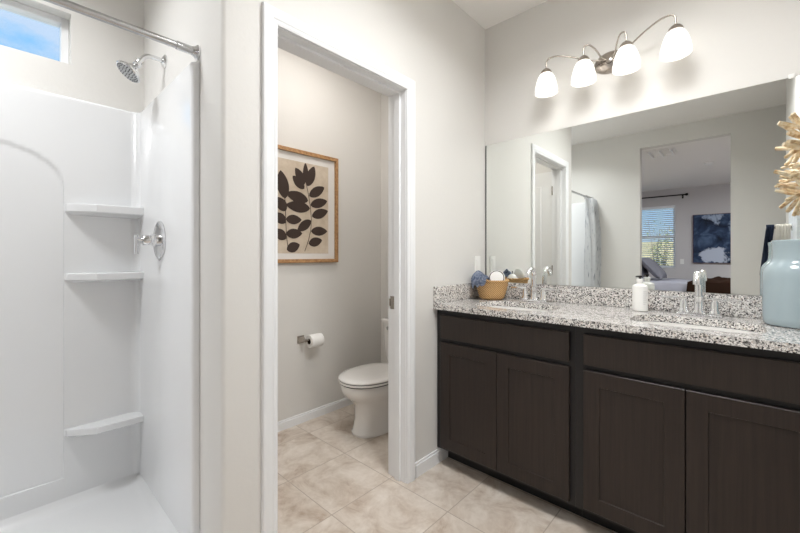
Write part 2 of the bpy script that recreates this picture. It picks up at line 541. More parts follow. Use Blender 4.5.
# door casing on both faces of the wall + jamb with stop
def casing(bm, xa, sgn):
    W, T = 0.060, 0.018
    prof = [(0, 0), (0, 0.010), (0.008, 0.013), (0.016, 0.011), (0.022, 0.014), (W - 0.012, T), (W - 0.003, T - 0.002), (W, T - 0.006), (W, 0)]
    y0, y1, z1 = DY0, DY1, DZ
    rings = []
    for cy, cz, oy, oz in ((y0, 0, -1, 0), (y0, z1, -1, 1), (y1, z1, 1, 1), (y1, 0, 1, 0)):
        rings.append([(xa + sgn * t_, cy + oy * w_, cz + oz * w_) for w_, t_ in prof])
    loft(bm, rings)
bm = new(); casing(bm, 0.0, 1); struct('trim_1', bm, 'trim')
bm = new(); casing(bm, -0.12, -1); struct('trim_2', bm, 'trim')
bm = new()
JT = 0.018
box(bm, -0.12, 0, DY0, DY0 + 0.003, 0, DZ)
box(bm, -0.12, 0, DY1 - 0.003, DY1, 0, DZ)
box(bm, -0.12, 0, DY0 + 0.003, DY1 - 0.003, DZ - 0.003, DZ)
# stop strip
box(bm, -0.072, -0.036, DY0 + 0.003, DY0 + 0.014, 0, DZ - 0.003)
box(bm, -0.072, -0.036, DY1 - 0.014, DY1 - 0.003, 0, DZ - 0.003)
box(bm, -0.072, -0.036, DY0 + 0.014, DY1 - 0.014, DZ - 0.014, DZ - 0.003)
jamb = struct('trim_3', bm, 'trim')
bm = new(); box(bm, -0.112, -0.082, DY1 - 0.0045, DY1 - 0.003, 0.905, 0.975); box(bm, -0.118, -0.110, DY1 - 0.007, DY1 - 0.003, 0.92, 0.96)
sp = struct('strike_plate', bm, 'nickel', jamb)

# open toilet room door (hinged on the shower side, swung into the toilet room)
bm = new()
dx0, dx1, dy0, dy1 = -0.832, -0.128, -1.588, -1.553
box(bm, dx0, dx1, dy0, dy1, 0.012, 2.045)
for z0, z1 in ((0.20, 0.90), (1.02, 1.90)):           # two raised panels on the visible face
    box(bm, dx0 + 0.11, dx1 - 0.11, dy1 - 0.001, dy1 + 0.006, z0, z1, 0.005)
dr = struct('door_1', bm, 'door')
for z in (0.25, 1.05, 1.85):
    bm = new(); tube(bm, [(-0.124, -1.548, z - 0.045), (-0.124, -1.548, z + 0.045)], 0.006, 10)
    struct('hinge', bm, 'nickel', dr, True)
bm = new()
lathe(bm, [(0.0, 0.0), (0.030, 0.0), (0.030, 0.006), (0.012, 0.010), (0.011, 0.032), (0.024, 0.040), (0.028, 0.052), (0.020, 0.064), (0.0, 0.066)], (-0.765, dy1, 0.96), (0, 1, 0), 24)
struct('door_knob', bm, 'nickel', dr, True)

# shower window
bm = new()
gx = SX - 0.095
for a, b, c, d in ((WY0, WY0 + 0.03, WZ0, WZ1), (WY1 - 0.03, WY1, WZ0, WZ1), (WY0 + 0.03, WY1 - 0.03, WZ1 - 0.028, WZ1), (WY0 + 0.03, WY1 - 0.03, WZ0, WZ0 + 0.020)):
    box(bm, gx - 0.03, gx + 0.03, a, b, c, d, 0.003, 1)
wf = struct('window_1', bm, 'trim')
bm = new(); box(bm, gx - 0.003, gx + 0.003, WY0 + 0.029, WY1 - 0.029, WZ0 + 0.019, WZ1 - 0.027)
struct('pane', bm, 'glass', wf)
# bedroom window (single hung, with sash rail)
bm = new()
by = BY - 0.075
for a, b, c, d in ((BX0, BX0 + 0.045, BZ0, BZ1), (BX1 - 0.045, BX1, BZ0, BZ1), (BX0 + 0.045, BX1 - 0.045, BZ1 - 0.045, BZ1), (BX0 + 0.045, BX1 - 0.045, BZ0, BZ0 + 0.045), (BX0 + 0.045, BX1 - 0.045, 1.60, 1.65)):
    box(bm, a, b, by - 0.03, by + 0.03, c, d, 0.004, 1)
wb = struct('window_2', bm, 'trim')
bm = new(); box(bm, BX0 + 0.044, BX1 - 0.044, by - 0.003, by + 0.003, BZ0 + 0.044, BZ1 - 0.044)
struct('pane', bm, 'glass', wb)

# ------------------------------------------------------------------ ceiling discs out of view: added fill, except the toilet room lamp
unseen_labels = {'bath': 'added unseen ceiling fill light over the middle of the bathroom floor', 'entry': 'round flush ceiling light near the bathroom entrance', 'shower': 'added unseen ceiling fill light over the shower stall', 'toilet': 'round flush ceiling light in the toilet room'}
nb = 0
for key, x, y, rad, watts, colr in UNSEEN_CEILING_LIGHTS:
    if key == 'bedroom':
        lab = 'added unseen bedroom ceiling fill light ' + ('above the bed pillows' if nb == 0 else 'on the far side from the window'); nb += 1
    else: lab = unseen_labels[key]
    t = thing('unseen_ceiling_light', lab, 'ceiling light', (x, y, CEIL), 'flush ceiling lights')
    bm = new(); lathe(bm, [(rad, -0.020), (rad + 0.006, -0.022), (rad + 0.012, -0.018), (rad + 0.014, 0.0)], (0, 0, 0), n=40); obj('trim_ring', bm, 'vent', t, True, local=True)
    bm = new(); lathe(bm, [(0.0, -0.021), (rad + 0.001, -0.021)], (0, 0, 0), n=40); obj('lens', bm, 'unseenlens', t, True, local=True)
    ld = bpy.data.lights.new('unseen_ceiling_lamp', 'AREA'); ld.shape = 'DISK'; ld.size = rad * 2
    ld.energy = watts; ld.color = colr; ld.spread = math.radians({'bath': 156, 'shower': 136}.get(key, 175))
    lo = bpy.data.objects.new('unseen_ceiling_lamp', ld); col.objects.link(lo); lo.parent = t; lo.location = (0, 0, -0.026)

# ------------------------------------------------------------------ shower stall
stall = thing('shower_stall', 'glossy white acrylic shower stall with moulded corner shelves', 'shower', (-0.56, -2.48, 0.0))
TOP = 1.914
PX = -0.965          # face of the rear panel
def panel_depth(y, z):
    """depth of the shallow arched recess in the rear panel"""
    ya, yb, z0 = -2.90, -2.066, 0.183
    mid, hw = (ya + yb) / 2, (yb - ya) / 2
    if y <= ya or y >= yb or z <= z0: return 0.0
    s = abs(y - mid) / hw
    top = 1.50 + 0.185 * math.sqrt(max(0.0, 1 - max(0.0, s) ** 3.2))
    if z >= top: return 0.0
    up = min(1.0, max(0.0, (top - z) / 1.3))
    return 0.005 + 0.040 * up * (yb - y) / (yb - ya)
bm = new()
ys = sorted(set([FY + 0.03 + i * (SHY - 0.03 - FY - 0.03) / 150 for i in range(151)] + [-2.0665, -2.0655]))
zs = sorted(set([0.09 + i * (TOP - 0.09) / 190 for i in range(191)] + [0.1825, 0.1835]))
g_ = [[bm.verts.new((PX - panel_depth(y, z), y, z)) for y in ys] for z in zs]
for a, b in zip(g_, g_[1:]):
    for i in range(len(ys) - 1): bm.faces.new((a[i], a[i + 1], b[i + 1], b[i]))
# rounded top lip back to the wall
l0 = [v.co.copy() for v in g_[-1]]
prev = g_[-1]
for dx_, dz_ in ((-0.004, 0.006), (-0.012, 0.010), (SX + 0.001 - PX, 0.011)):
    cur = [bm.verts.new((c.x + dx_, c.y, c.z + dz_)) for c in l0]
    for i in range(len(ys) - 1): bm.faces.new((prev[i], prev[i + 1], cur[i + 1], cur[i]))
    prev = cur
obj('rear_panel', bm, 'acrylic', stall, True)
def end_panel(y_wall, s, name):
    """panel on an end wall: y_wall is the wall face, s points into the shower; includes the coved rear corner"""
    bm = new()
    yf = y_wall + s * 0.029
    R = 0.035
    pts = [(PX, yf + s * R)]
    for k in range(1, 8):
        a = k / 8 * math.pi / 2
        pts.append((PX + R * (1 - math.cos(a)), yf + s * R * (1 - math.sin(a))))
    pts += [(PX + R, yf), (-0.60, yf), (-0.222, yf), (-0.212, yf - s * 0.003), (-0.206, yf - s * 0.010), (-0.205, y_wall + s * 0.001)]
    rings = []
    for z, o_ in ((0.09, 0), (TOP, 0), (TOP + 0.007, 0.004), (TOP + 0.011, 0.014), (TOP + 0.012, 0.026)):
        rings.append([(x - (o_ if x < PX + 0.02 else 0), (y - s * o_) if abs(y - y_wall) > 0.027 or s * (y - y_wall) > o_ else y, z) for x, y in pts])
    for r in rings:
        for i, (x, y, z) in enumerate(r):
            y = (max(y, y_wall + 0.001) if s > 0 else min(y, y_wall - 0.001))
            r[i] = (x, y, z)
    loft(bm, rings, False, False, closed=False)
    return obj(name, bm, 'acrylic', stall, True)
end_panel(SHY, -1, 'end_panel')
end_panel(FY, 1, 'end_panel')
# shelves: slab with a clipped front corner, its underside easing back to the panel
for zt, zb in ((1.432, 1.393), (1.114, 1.080), (0.404, 0.370)):
    bm = new()
    ye = SHY - 0.0285
    out = [(-0.9655, -2.064), (-0.950, -2.056), (-0.889, -1.972), (-0.880, -1.960), (-0.878, ye), (-0.9655, ye)]
    low = [(-0.9655, -2.060), (-0.955, -2.050), (-0.897, -1.968), (-0.888, -1.956), (-0.886, ye), (-0.9655, ye)]
    und = [(-0.9655, -2.035), (-0.963, -2.03), (-0.955, -2.00), (-0.950, -1.98), (-0.948, ye), (-0.9655, ye)]
    loft(bm, [[(x, y, zb - 0.012) for x, y in und], [(x, y, zb) for x, y in low], [(x, y, zb + 0.004) for x, y in out], [(x, y, zt - 0.004) for x, y in out], [(x - 0.003 if x > -0.96 else x, y, zt) for x, y in out]])
    obj('shelf', bm, 'acrylic', stall)
# pan
bm = new()
x0, x1, y0, y1 = SX + 0.002, -0.125, FY + 0.002, SHY - 0.002
nx, ny = 70, 100
def pan_z(x, y):
    d = min(x - (PX), (SHY - 0.029) - y, y - (FY + 0.029))
    r = 0.05
    z = 0.048 + 0.035 * (abs(x + 0.56) + abs(y + 2.48) * 0.5) * 0.45
    if d < r: z += (0.098 - z) * (1 - math.sqrt(max(0.0, 1 - (1 - max(d, 0) / r) ** 2)))
    dt = -0.205 - x
    if dt < 0: z = 0.115
    elif dt < 0.05: z += (0.115 - z) * (1 - math.sqrt(max(0.0, 1 - (1 - dt / 0.05) ** 2)))
    return z
top = [[bm.verts.new((x0 + (x1 - x0) * i / nx, y0 + (y1 - y0) * j / ny, pan_z(x0 + (x1 - x0) * i / nx, y0 + (y1 - y0) * j / ny))) for i in range(nx + 1)] for j in range(ny + 1)]
for a, b in zip(top, top[1:]):
    for i in range(nx): bm.faces.new((a[i], a[i + 1], b[i + 1], b[i]))
rim = top[0] + [r[-1] for r in top[1:]] + list(reversed(top[-1][:-1])) + [r[0] for r in reversed(top[1:-1])]
low = [bm.verts.new((v.co.x, v.co.y, 0.001)) for v in rim]
for i in range(len(rim)):
    j = (i + 1) % len(rim)
    bm.faces.new((rim[i], low[i], low[j], rim[j]))
pan = obj('shower_pan', bm, 'acrylic', stall, True)
bm = new(); lathe(bm, [(0.0, 0.004), (0.045, 0.004), (0.05, 0.0)], (-0.56, -2.48, 0.049), n=28); obj('drain', bm, 'chrome', pan, True)

# shower head
YW = SHY
sh = thing('showerhead', 'chrome shower head on a bent arm above the stall', 'shower head', (-0.636, YW, 2.078))
bm = new(); lathe(bm, [(0.0, 0.0), (0.031, 0.0), (0.031, 0.004), (0.020, 0.011), (0.012, 0.014), (0, 0.014)], (-0.636, YW, 2.078), (0, -1, 0), 28, sx=1.0, sy=1.0)
obj('flange', bm, 'chrome', sh, True)
bm = new()
arm = spline([(-0.636, YW + 0.0, 2.078), (-0.637, YW - 0.035, 2.081), (-0.638, YW - 0.070, 2.077), (-0.639, YW - 0.093, 2.052), (-0.640, YW - 0.106, 2.030)], 8)
tube(bm, arm, 0.0100, 14); obj('shower_arm', bm, 'chrome', sh, True)
hd = Vector((0, -0.60, -0.80)).normalized()
o0 = Vector((-0.640, YW - 0.098, 2.036))
bm = new()
lathe(bm, [(0.0, -0.004), (0.012, -0.003), (0.0155, 0.006), (0.0155, 0.016), (0.012, 0.020), (0.014, 0.026), (0.022, 0.034), (0.031, 0.044), (0.044, 0.054), (0.0505, 0.060), (0.0515, 0.066), (0.049, 0.070), (0.046, 0.070)], o0, hd, 36)
hb = obj('spray_head', bm, 'chrome', sh, True)
bm = new(); lathe(bm, [(0.0, 0.0695), (0.0465, 0.0695)], o0, hd, 36); fc = obj('spray_face', bm, 'darkchrome', hb, True)
bm = new()
q = Vector((0, 0, 1)).rotation_difference(hd)
for rr, k in ((0.010, 6), (0.022, 12), (0.034, 18), (0.042, 24)):
    for i in range(k):
        a = 2 * math.pi * i / k
        c = o0 + q @ Vector((rr * math.cos(a), rr * math.sin(a), 0.0695))
        lathe(bm, [(0.0022, 0.0), (0.0018, 0.0028), (0.0, 0.003)], c, hd, 6)
nzl = obj('spray_nozzles', bm, 'nozzle', hb, True)

# valve
VP = (-0.600, SHY - 0.0295, 1.262)
va = thing('shower_valve', 'round chrome shower valve with lever handle below the shower head', 'shower valve', VP)
bm = new(); lathe(bm, [(0.0, 0.0), (0.086, 0.0), (0.086, 0.003), (0.080, 0.007), (0.05, 0.010), (0.0, 0.011)], VP, (0, -1, 0), 40); obj('escutcheon', bm, 'chrome', va, True)
bm = new(); lathe(bm, [(0.026, 0.008), (0.026, 0.030), (0.022, 0.034), (0.022, 0.062), (0.019, 0.066), (0, 0.066)], VP, (0, -1, 0), 28); obj('valve_hub', bm, 'chrome', va, True)
bm = new()
tube(bm, [(VP[0], VP[1] - 0.062, VP[2]), (VP[0], VP[1] - 0.088, VP[2] + 0.004)], 0.008, 12)
tube(bm, [(VP[0], VP[1] - 0.088, VP[2] + 0.020), (VP[0], VP[1] - 0.088, VP[2] - 0.060)], 0.0085, 12)
obj('lever', bm, 'chrome', va, True)

# curtain rod and curtain
RX, RZ = -0.222, 1.966
rd = thing('shower_curtain_rod', 'straight chrome shower curtain rod across the stall opening', 'curtain rod', (RX, -2.48, RZ))
bm = new(); tube(bm, [(RX, SHY - 0.012, RZ), (RX, SHY - 0.075, RZ)], 0.0155, 18); tube(bm, [(RX, FY + 0.012, RZ), (RX, FY + 0.075, RZ)], 0.0155, 18); tube(bm, [(RX, SHY - 0.07, RZ), (RX, FY + 0.07, RZ)], 0.0128, 18); obj('rod', bm, 'satin', rd, True)
for yw, s in ((SHY, -1), (FY, 1)):
    bm = new(); lathe(bm, [(0.0, 0.0), (0.027, 0.0), (0.027, 0.006), (0.020, 0.014), (0.0165, 0.022), (0.0, 0.022)], (RX, yw, RZ), (0, s, 0), 24); obj('end_bracket', bm, 'chrome', rd, True)
cu = thing('shower_curtain', 'white shower curtain with grey broken streaks bunched at the rod end', 'shower curtain', (RX, -3.08, RZ))
bm = new()
rows = []
nz_, nu = 36, 160
for k in range(nz_ + 1):
    z = 1.940 - (1.940 - 0.12) * k / nz_
    row = []
    sp_ = 0.75 + 0.45 * min(1, k / 14)
    for i in range(nu + 1):
        u = i / nu
        y = FY + 0.035 + 0.24 * u * (0.9 + 0.1 * sp_)
        x = RX + 0.030 + 0.050 * sp_ * math.sin(u * 7 * 2 * math.pi + 0.3 * math.sin(k * 0.13)) + 0.014 * math.sin(u * 23 + k * 0.1)
        x = max(x, -0.33) + (0.03 if k > 10 else 0.003 * k)
        row.append(bm.verts.new((x, y, z)))
    rows.append(row)
for a, b in zip(rows, rows[1:]):
    for i in range(nu): bm.faces.new((a[i], a[i + 1], b[i + 1], b[i]))
bmesh.ops.solidify(bm, geom=bm.faces[:], thickness=0.0015)
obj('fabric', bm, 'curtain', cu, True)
for i in range(7):
    bm = new()
    y = FY + 0.055 + 0.033 * i
    tube(bm, [(RX + 0.022 * math.cos(a), y, RZ - 0.008 + 0.026 * math.sin(a)) for a in [2 * math.pi * k / 16 for k in range(17)]], 0.002, 6)
    obj('ring', bm, 'chrome', cu, True)

# ------------------------------------------------------------------ toilet room
XT = -0.58
toi = thing('toilet', 'white two-piece toilet with closed lid in the toilet room', 'toilet', (XT, -0.40, 0))
def egg(z, hw, yf, yb, n=48, pw=1.0, sq=2.0):
    """oval outline: half width hw, front at yf, rear at yb, widest about 55 % back"""
    yf = yf + 0.046; z = z * 0.892
    ym = yf + (yb - yf) * 0.52
    out = []
    for i in range(n):
        a = 2 * math.pi * i / n
        c, s = math.cos(a), math.sin(a)
        ex = 2.0 / sq
        cc = math.copysign(abs(c) ** ex, c); ss = math.copysign(abs(s) ** ex, s)
        y = ym + (yb - ym) * ss if s > 0 else ym + (ym - yf) * ss
        out.append((XT + hw * cc, y, z))
    return out
bm = new()
loft(bm, [egg(0.0, 0.122, -0.712, -0.10, sq=2.6), egg(0.018, 0.124, -0.715, -0.10, sq=2.6), egg(0.03, 0.119, -0.706, -0.10, sq=2.6), egg(0.12, 0.116, -0.690, -0.09, sq=2.5),
          egg(0.22, 0.122, -0.695, -0.08, sq=2.4), egg(0.265, 0.142, -0.728, -0.07, sq=2.3), egg(0.305, 0.168, -0.775, -0.06, sq=2.2), egg(0.345, 0.181, -0.800, -0.05, sq=2.15), egg(0.385, 0.184, -0.805, -0.04, sq=2.15), egg(0.395, 0.180, -0.80, -0.045, sq=2.15), egg(0.395, 0.10, -0.70, -0.15, sq=2.1)])
obj('bowl', bm, 'porcelain', toi, True)
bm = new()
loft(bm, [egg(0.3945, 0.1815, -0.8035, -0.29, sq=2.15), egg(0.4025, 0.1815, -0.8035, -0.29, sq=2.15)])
obj('bowl_gap_shade', bm, 'gapshade', toi)  # dark slab standing for the shaded gap between bowl and seat
bm = new()
loft(bm, [egg(0.402, 0.1855, -0.8085, -0.285, sq=2.15), egg(0.404, 0.187, -0.81, -0.28, sq=2.15), egg(0.415, 0.187, -0.81, -0.28, sq=2.15), egg(0.4165, 0.1855, -0.8085, -0.285, sq=2.15)])
obj('seat', bm, 'porcelain', toi, True)
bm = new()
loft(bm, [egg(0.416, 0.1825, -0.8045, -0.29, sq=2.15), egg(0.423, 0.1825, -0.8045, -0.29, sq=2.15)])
obj('seat_gap_shade', bm, 'gapshade', toi)  # dark slab standing for the shaded gap between seat and lid
bm = new()
loft(bm, [egg(0.4225, 0.1855, -0.8085, -0.275, sq=2.15), egg(0.4245, 0.187, -0.81, -0.27, sq=2.15), egg(0.432, 0.187, -0.81, -0.27, sq=2.15), egg(0.440, 0.180, -0.80, -0.275, sq=2.15), egg(0.446, 0.155, -0.765, -0.29, sq=2.1), egg(0.449, 0.08, -0.66, -0.34, sq=2.0)])
obj('lid', bm, 'porcelain', toi, True)
for s in (-1, 1):
    bm = new(); box(bm, XT + s * 0.075 - 0.02, XT + s * 0.075 + 0.02, -0.262, -0.225, 0.353, 0.383, 0.006); obj('seat_hinge', bm, 'porcelain', toi, True)
def rrect(z, hx, y0, y1, r, n=6):
    z = z * 0.935
    out = []
    for cx, cy, a0 in ((XT + hx - r, y1 - r, 0), (XT - hx + r, y1 - r, 90), (XT - hx + r, y0 + r, 180), (XT + hx - r, y0 + r, 270)):
        for k in range(n + 1):
            a = math.radians(a0 + 90 * k / n)
            out.append((cx + r * math.cos(a), cy + r * math.sin(a), z))
    return out
bm = new(); loft(bm, [rrect(0.390, 0.17, -0.205, -0.03, 0.03), rrect(0.42, 0.19, -0.21, -0.022, 0.03), rrect(0.55, 0.203, -0.216, -0.02, 0.03), rrect(0.715, 0.210, -0.220, -0.018, 0.03)])
obj('tank', bm, 'porcelain', toi, True)
bm = new(); loft(bm, [rrect(0.716, 0.214, -0.225, -0.014, 0.03), rrect(0.719, 0.222, -0.232, -0.012, 0.03), rrect(0.740, 0.222, -0.232, -0.012, 0.03), rrect(0.750, 0.212, -0.222, -0.018, 0.03)])
obj('tank_lid', bm, 'porcelain', toi, True)
bm = new()
lathe(bm, [(0.0, 0.0), (0.014, 0.0), (0.014, 0.010), (0, 0.012)], (XT - 0.14, -0.219, 0.635), (0, -1, 0), 16)
tube(bm, [(XT - 0.14, -0.234, 0.635), (XT - 0.10, -0.236, 0.632), (XT - 0.075, -0.236, 0.626)], 0.006, 8)
obj('flush_lever', bm, 'chrome', toi, True)

# paper holder and roll
PHY = -0.802
ph = thing('toilet_paper_holder', 'brushed nickel toilet paper holder on the toilet room wall', 'toilet paper holder', (TX, PHY, 0.597))
bm = new(); box(bm, TX, TX + 0.010, PHY - 0.027, PHY + 0.027, 0.570, 0.624, 0.003); obj('mounting_plate', bm, 'nickel', ph)
bm = new()
r0 = [(TX + 0.010, PHY + a, 0.597 + b) for a, b in ((-0.022, -0.022), (0.022, -0.022), (0.022, 0.022), (-0.022, 0.022))]
r1 = [(TX + 0.050, PHY + a, 0.597 + b) for a, b in ((-0.009, -0.009), (0.009, -0.009), (0.009, 0.009), (-0.009, 0.009))]
r2 = [(TX + 0.078, PHY + a, 0.597 + b) for a, b in ((-0.009, -0.009), (0.009, -0.009), (0.009, 0.009), (-0.009, 0.009))]
loft(bm, [r0, r1, r2]); obj('post', bm, 'nickel', ph)
bm = new(); tube(bm, [(TX + 0.069, PHY, 0.597), (TX + 0.069, PHY + 0.142, 0.597)], 0.007, 12); tube(bm, [(TX + 0.069, PHY + 0.142, 0.592), (TX + 0.069, PHY + 0.142, 0.612)], 0.008, 10); obj('bar', bm, 'nickel', ph, True)
RC = (TX + 0.069, PHY + 0.028, 0.5865)
rl = thing('toilet_paper_roll', 'white toilet paper roll on the nickel holder', 'toilet paper', RC)
bm = new(); lathe(bm, [(0.020, 0.0), (0.044, 0.0), (0.046, 0.003), (0.046, 0.097), (0.044, 0.100), (0.020, 0.100), (0.020, 0.0)], RC, (0, 1, 0), 36); obj('paper', bm, 'paper', rl, True)
bm = new(); lathe(bm, [(0.0200, -0.001), (0.0200, 0.101), (0.0188, 0.101), (0.0188, -0.001), (0.0200, -0.001)], RC, (0, 1, 0), 28); obj('core', bm, 'core', rl, True)

# framed leaf print
PY0, PY1, PZ0, PZ1 = -1.100, -0.483, 1.143, 1.941
pic = thing('framed_leaf_print', 'oak framed print of dark brown leafy stems on beige, toilet room wall', 'picture', (TX, (PY0 + PY1) / 2, PZ0))
bm = new()
fw_, ft = 0.026, 0.030
out = [(PY0, PZ0), (PY1, PZ0), (PY1, PZ1), (PY0, PZ1)]
inn = [(PY0 + fw_, PZ0 + fw_), (PY1 - fw_, PZ0 + fw_), (PY1 - fw_, PZ1 - fw_), (PY0 + fw_, PZ1 - fw_)]
R4 = [[bm.verts.new((TX + d, y, z)) for y, z in q] for d, q in ((0.0, out), (ft - 0.002, out), (ft, [(y + 0.002 * (1 if y < -0.8 else -1), z + 0.002 * (1 if z < 1.5 else -1)) for y, z in out]), (ft, inn), (0.0, inn))]
for a, b in zip(R4, R4[1:]):
    for i in range(4):
        j = (i + 1) % 4
        bm.faces.new((a[i], a[j], b[j], b[i]))
obj('frame', bm, 'oak', pic)
bm = new(); box(bm, TX + 0.001, TX + 0.012, PY0 + fw_ - 0.001, PY1 - fw_ + 0.001, PZ0 + fw_ - 0.001, PZ1 - fw_ + 0.001); obj('mat_board', bm, 'matboard', pic)
bm = new()
QY0, QY1, QZ0, QZ1 = -1.018, -0.568, 1.210, 1.860
box(bm, TX + 0.011, TX + 0.0135, QY0, QY1, QZ0, QZ1)
for f in bm.faces: f.material_index = 0
lx = TX + 0.0145
def clampp(y, z): return (min(max(y, QY0 + 0.001), QY1 - 0.001), min(max(z, QZ0 + 0.001), QZ1 - 0.001))
def leaf(y0_, z0_, y1_, z1_, wid, blunt=0.9):
    global lx
    d = Vector((y1_ - y0_, z1_ - z0_)); n_ = Vector((-d.y, d.x)).normalized()
    k = 14
    up, dn = [], []
    for i in range(k + 1):
        t = i / k
        hw = wid * 0.51 * (math.sin(math.pi * t ** blunt) ** 0.72 if 0 < t < 1 else 0)
        c = Vector((y0_, z0_)) + d * t
        up.append(c + n_ * hw); dn.append(c - n_ * hw)
    ring = up + dn[-2:0:-1]
    vs_ = [bm.verts.new((lx, *clampp(p.x, p.y))) for p in ring]
    f = bm.faces.new(vs_); f.material_index = 1
    lx += 0.00006
def stem_(pts, wdt=0.005):
    pts = [Vector(p) for p in pts]
    pr = None
    for i, p in enumerate(pts):
        d = (pts[min(i + 1, len(pts) - 1)] - pts[max(i - 1, 0)]).normalized()
        n_ = Vector((-d.y, d.x))
        cur = [bm.verts.new((lx - 0.0002, *clampp(*(p + n_ * wdt / 2)))), bm.verts.new((lx - 0.0002, *clampp(*(p - n_ * wdt / 2))))]
        if pr: f = bm.faces.new((pr[0], pr[1], cur[1], cur[0])); f.material_index = 1
        pr = cur
LEAVES_R = [  # y0,z0 -> y1,z1, width : right-hand stem
    ((-0.765, 1.715), (-0.768, 1.862), 0.045), ((-0.775, 1.705), (-0.850, 1.812), 0.066), ((-0.778, 1.672), (-0.872, 1.752), 0.066),
    ((-0.752, 1.695), (-0.694, 1.848), 0.072), ((-0.738, 1.625), (-0.605, 1.706), 0.070), ((-0.727, 1.560), (-0.578, 1.606), 0.068),
    ((-0.715, 1.480), (-0.572, 1.532), 0.070), ((-0.722, 1.372), (-0.578, 1.378), 0.066), ((-0.742, 1.280), (-0.625, 1.310), 0.066),
    ((-0.745, 1.590), (-0.925, 1.625), 0.080), ((-0.730, 1.535), (-0.925, 1.545), 0.080), ((-0.722, 1.450), (-0.835, 1.368), 0.066)]
LEAVES_L = [
    ((-0.925, 1.445), (-0.800, 1.448), 0.066), ((-0.925, 1.345), (-0.795, 1.352), 0.068), ((-0.918, 1.235), (-0.815, 1.272), 0.070),
    ((-0.925, 1.500), (-0.99, 1.590), 0.075), ((-0.925, 1.420), (-1.010, 1.480), 0.070), ((-0.922, 1.310), (-1.010, 1.370), 0.070),
    ((-0.930, 1.585), (-0.965, 1.775), 0.090), ((-0.928, 1.640), (-1.012, 1.720), 0.07)]
for a, b, c in LEAVES_R + LEAVES_L: leaf(*a, *b, c)
stem_([(-0.775, 1.225), (-0.745, 1.30), (-0.724, 1.38), (-0.719, 1.46), (-0.728, 1.55), (-0.745, 1.64), (-0.765, 1.72)])
stem_([(-0.905, 1.225), (-0.920, 1.33), (-0.926, 1.45), (-0.928, 1.56), (-0.940, 1.62)])
obj('print', bm, 'print', pic, mats=['leaf'])

# ------------------------------------------------------------------ vanity
FFY, DFY = -0.546, -0.567
UW = 0.757
def cabinet():
    """one sink base, left edge at local x = 0, wall at local y = 0"""
    t = thing('vanity_cabinet', 'x', 'cabinet', (0.003, 0, 0), 'vanity cabinets')
    bm = new()
    for a, b, c, d, e_, f_ in ((0, UW - 0.001, -0.526, -0.003, 0.092, 0.110), (0, 0.016, -0.526, -0.003, 0.110, 0.889), (UW - 0.017, UW - 0.001, -0.526, -0.003, 0.110, 0.889), (0.016, UW - 0.017, -0.015, -0.003, 0.110, 0.889)):
        box(bm, a, b, c, d, e_, f_)
    obj('carcass', bm, 'wooddark', t, local=True)
    bm = new()
    for a, b, z0, z1 in ((0, 0.045, 0.092, 0.889), (UW - 0.046, UW - 0.001, 0.092, 0.889), (0.045, UW - 0.046, 0.850, 0.889), (0.045, UW - 0.046, 0.692, 0.738), (0.045, UW - 0.046, 0.092, 0.130)):
        box(bm, a, b, FFY, -0.5265, z0, z1)
    obj('face_frame', bm, 'wooddark', t, local=True)
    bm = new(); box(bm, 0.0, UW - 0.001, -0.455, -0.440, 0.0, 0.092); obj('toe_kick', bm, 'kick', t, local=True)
    bm = new(); box(bm, 0.037, 0.735, DFY, FFY - 0.0005, 0.728, 0.858, 0.0015, 1); obj('drawer_front', bm, 'woodh', t, local=True)
    for a, b in ((0.037, 0.3845), (0.3875, 0.735)):
        bm = new()
        z0, z1, rw = 0.112, 0.705, 0.062
        ou = [(a, z0), (b, z0), (b, z1), (a, z1)]
        ring = lambda d, y: [(a + d, y, z0 + d), (b - d, y, z0 + d), (b - d, y, z1 - d), (a + d, y, z1 - d)]
        loft(bm, [ring(0, FFY - 0.0005), ring(0, DFY + 0.0015), ring(0.0015, DFY), ring(rw, DFY), ring(rw + 0.0015, DFY + 0.004), ring(rw + 0.004, DFY + 0.0045)])
        obj('door', bm, 'wood', t, local=True)
    return t
c0 = cabinet()
c0['label'] = 'dark espresso cabinet against the side wall, under the sink by the basket'
c1_ = dup(c0, (0.003 + UW, 0, 0), 'dark espresso cabinet under the sink between soap bottle and blue vase')
bm = new(); box(bm, 1.518, 1.569, FFY, -0.50, 0.0, 0.889)
bmesh.ops.translate(bm, vec=-base_of(c1_), verts=bm.verts)
obj('filler_strip', bm, 'wooddark', c1_, local=True)

# countertop with two undermount cut-outs
SINKS = [(0.385, -0.335), (1.150, -0.335)]
HX, HY = 0.215, 0.150
def superell(cx, cy, hx, hy, z, n=56, p=3.6):
    out = []
    for i in range(n):
        a = 2 * math.pi * i / n
        c, s = math.cos(a), math.sin(a)
        out.append((cx + hx * math.copysign(abs(c) ** (2 / p), c), cy + hy * math.copysign(abs(s) ** (2 / p), s), z))
    return out
ct = thing('countertop', 'speckled grey and white granite countertop along the mirror wall', 'countertop', (0.78, -0.29, 0.89))
CY = -0.583
CT0, CT1 = 0.8905, 0.920
bm = new()
def ringface(z, flip):
    outer = [bm.verts.new(p) for p in ((0.001, CY, z), (1.5695, CY, z), (1.5695, -0.001, z), (0.001, -0.001, z))]
    loops = [outer] + [[bm.verts.new(p) for p in superell(cx, cy, HX, HY, z)] for cx, cy in SINKS]
    es = []
    for l_ in loops:
        for i in range(len(l_)): es.append(bm.edges.new((l_[i], l_[(i + 1) % len(l_)])))
    bmesh.ops.triangle_fill(bm, edges=es, use_beauty=True)
    return loops
La = ringface(CT1, False); Lb = ringface(CT0, True)
for a, b in zip(La, Lb):
    for i in range(len(a)):
        j = (i + 1) % len(a)
        bm.faces.new((a[i], a[j], b[j], b[i]))
obj('slab', bm, 'granite', ct)
BS = 1.018
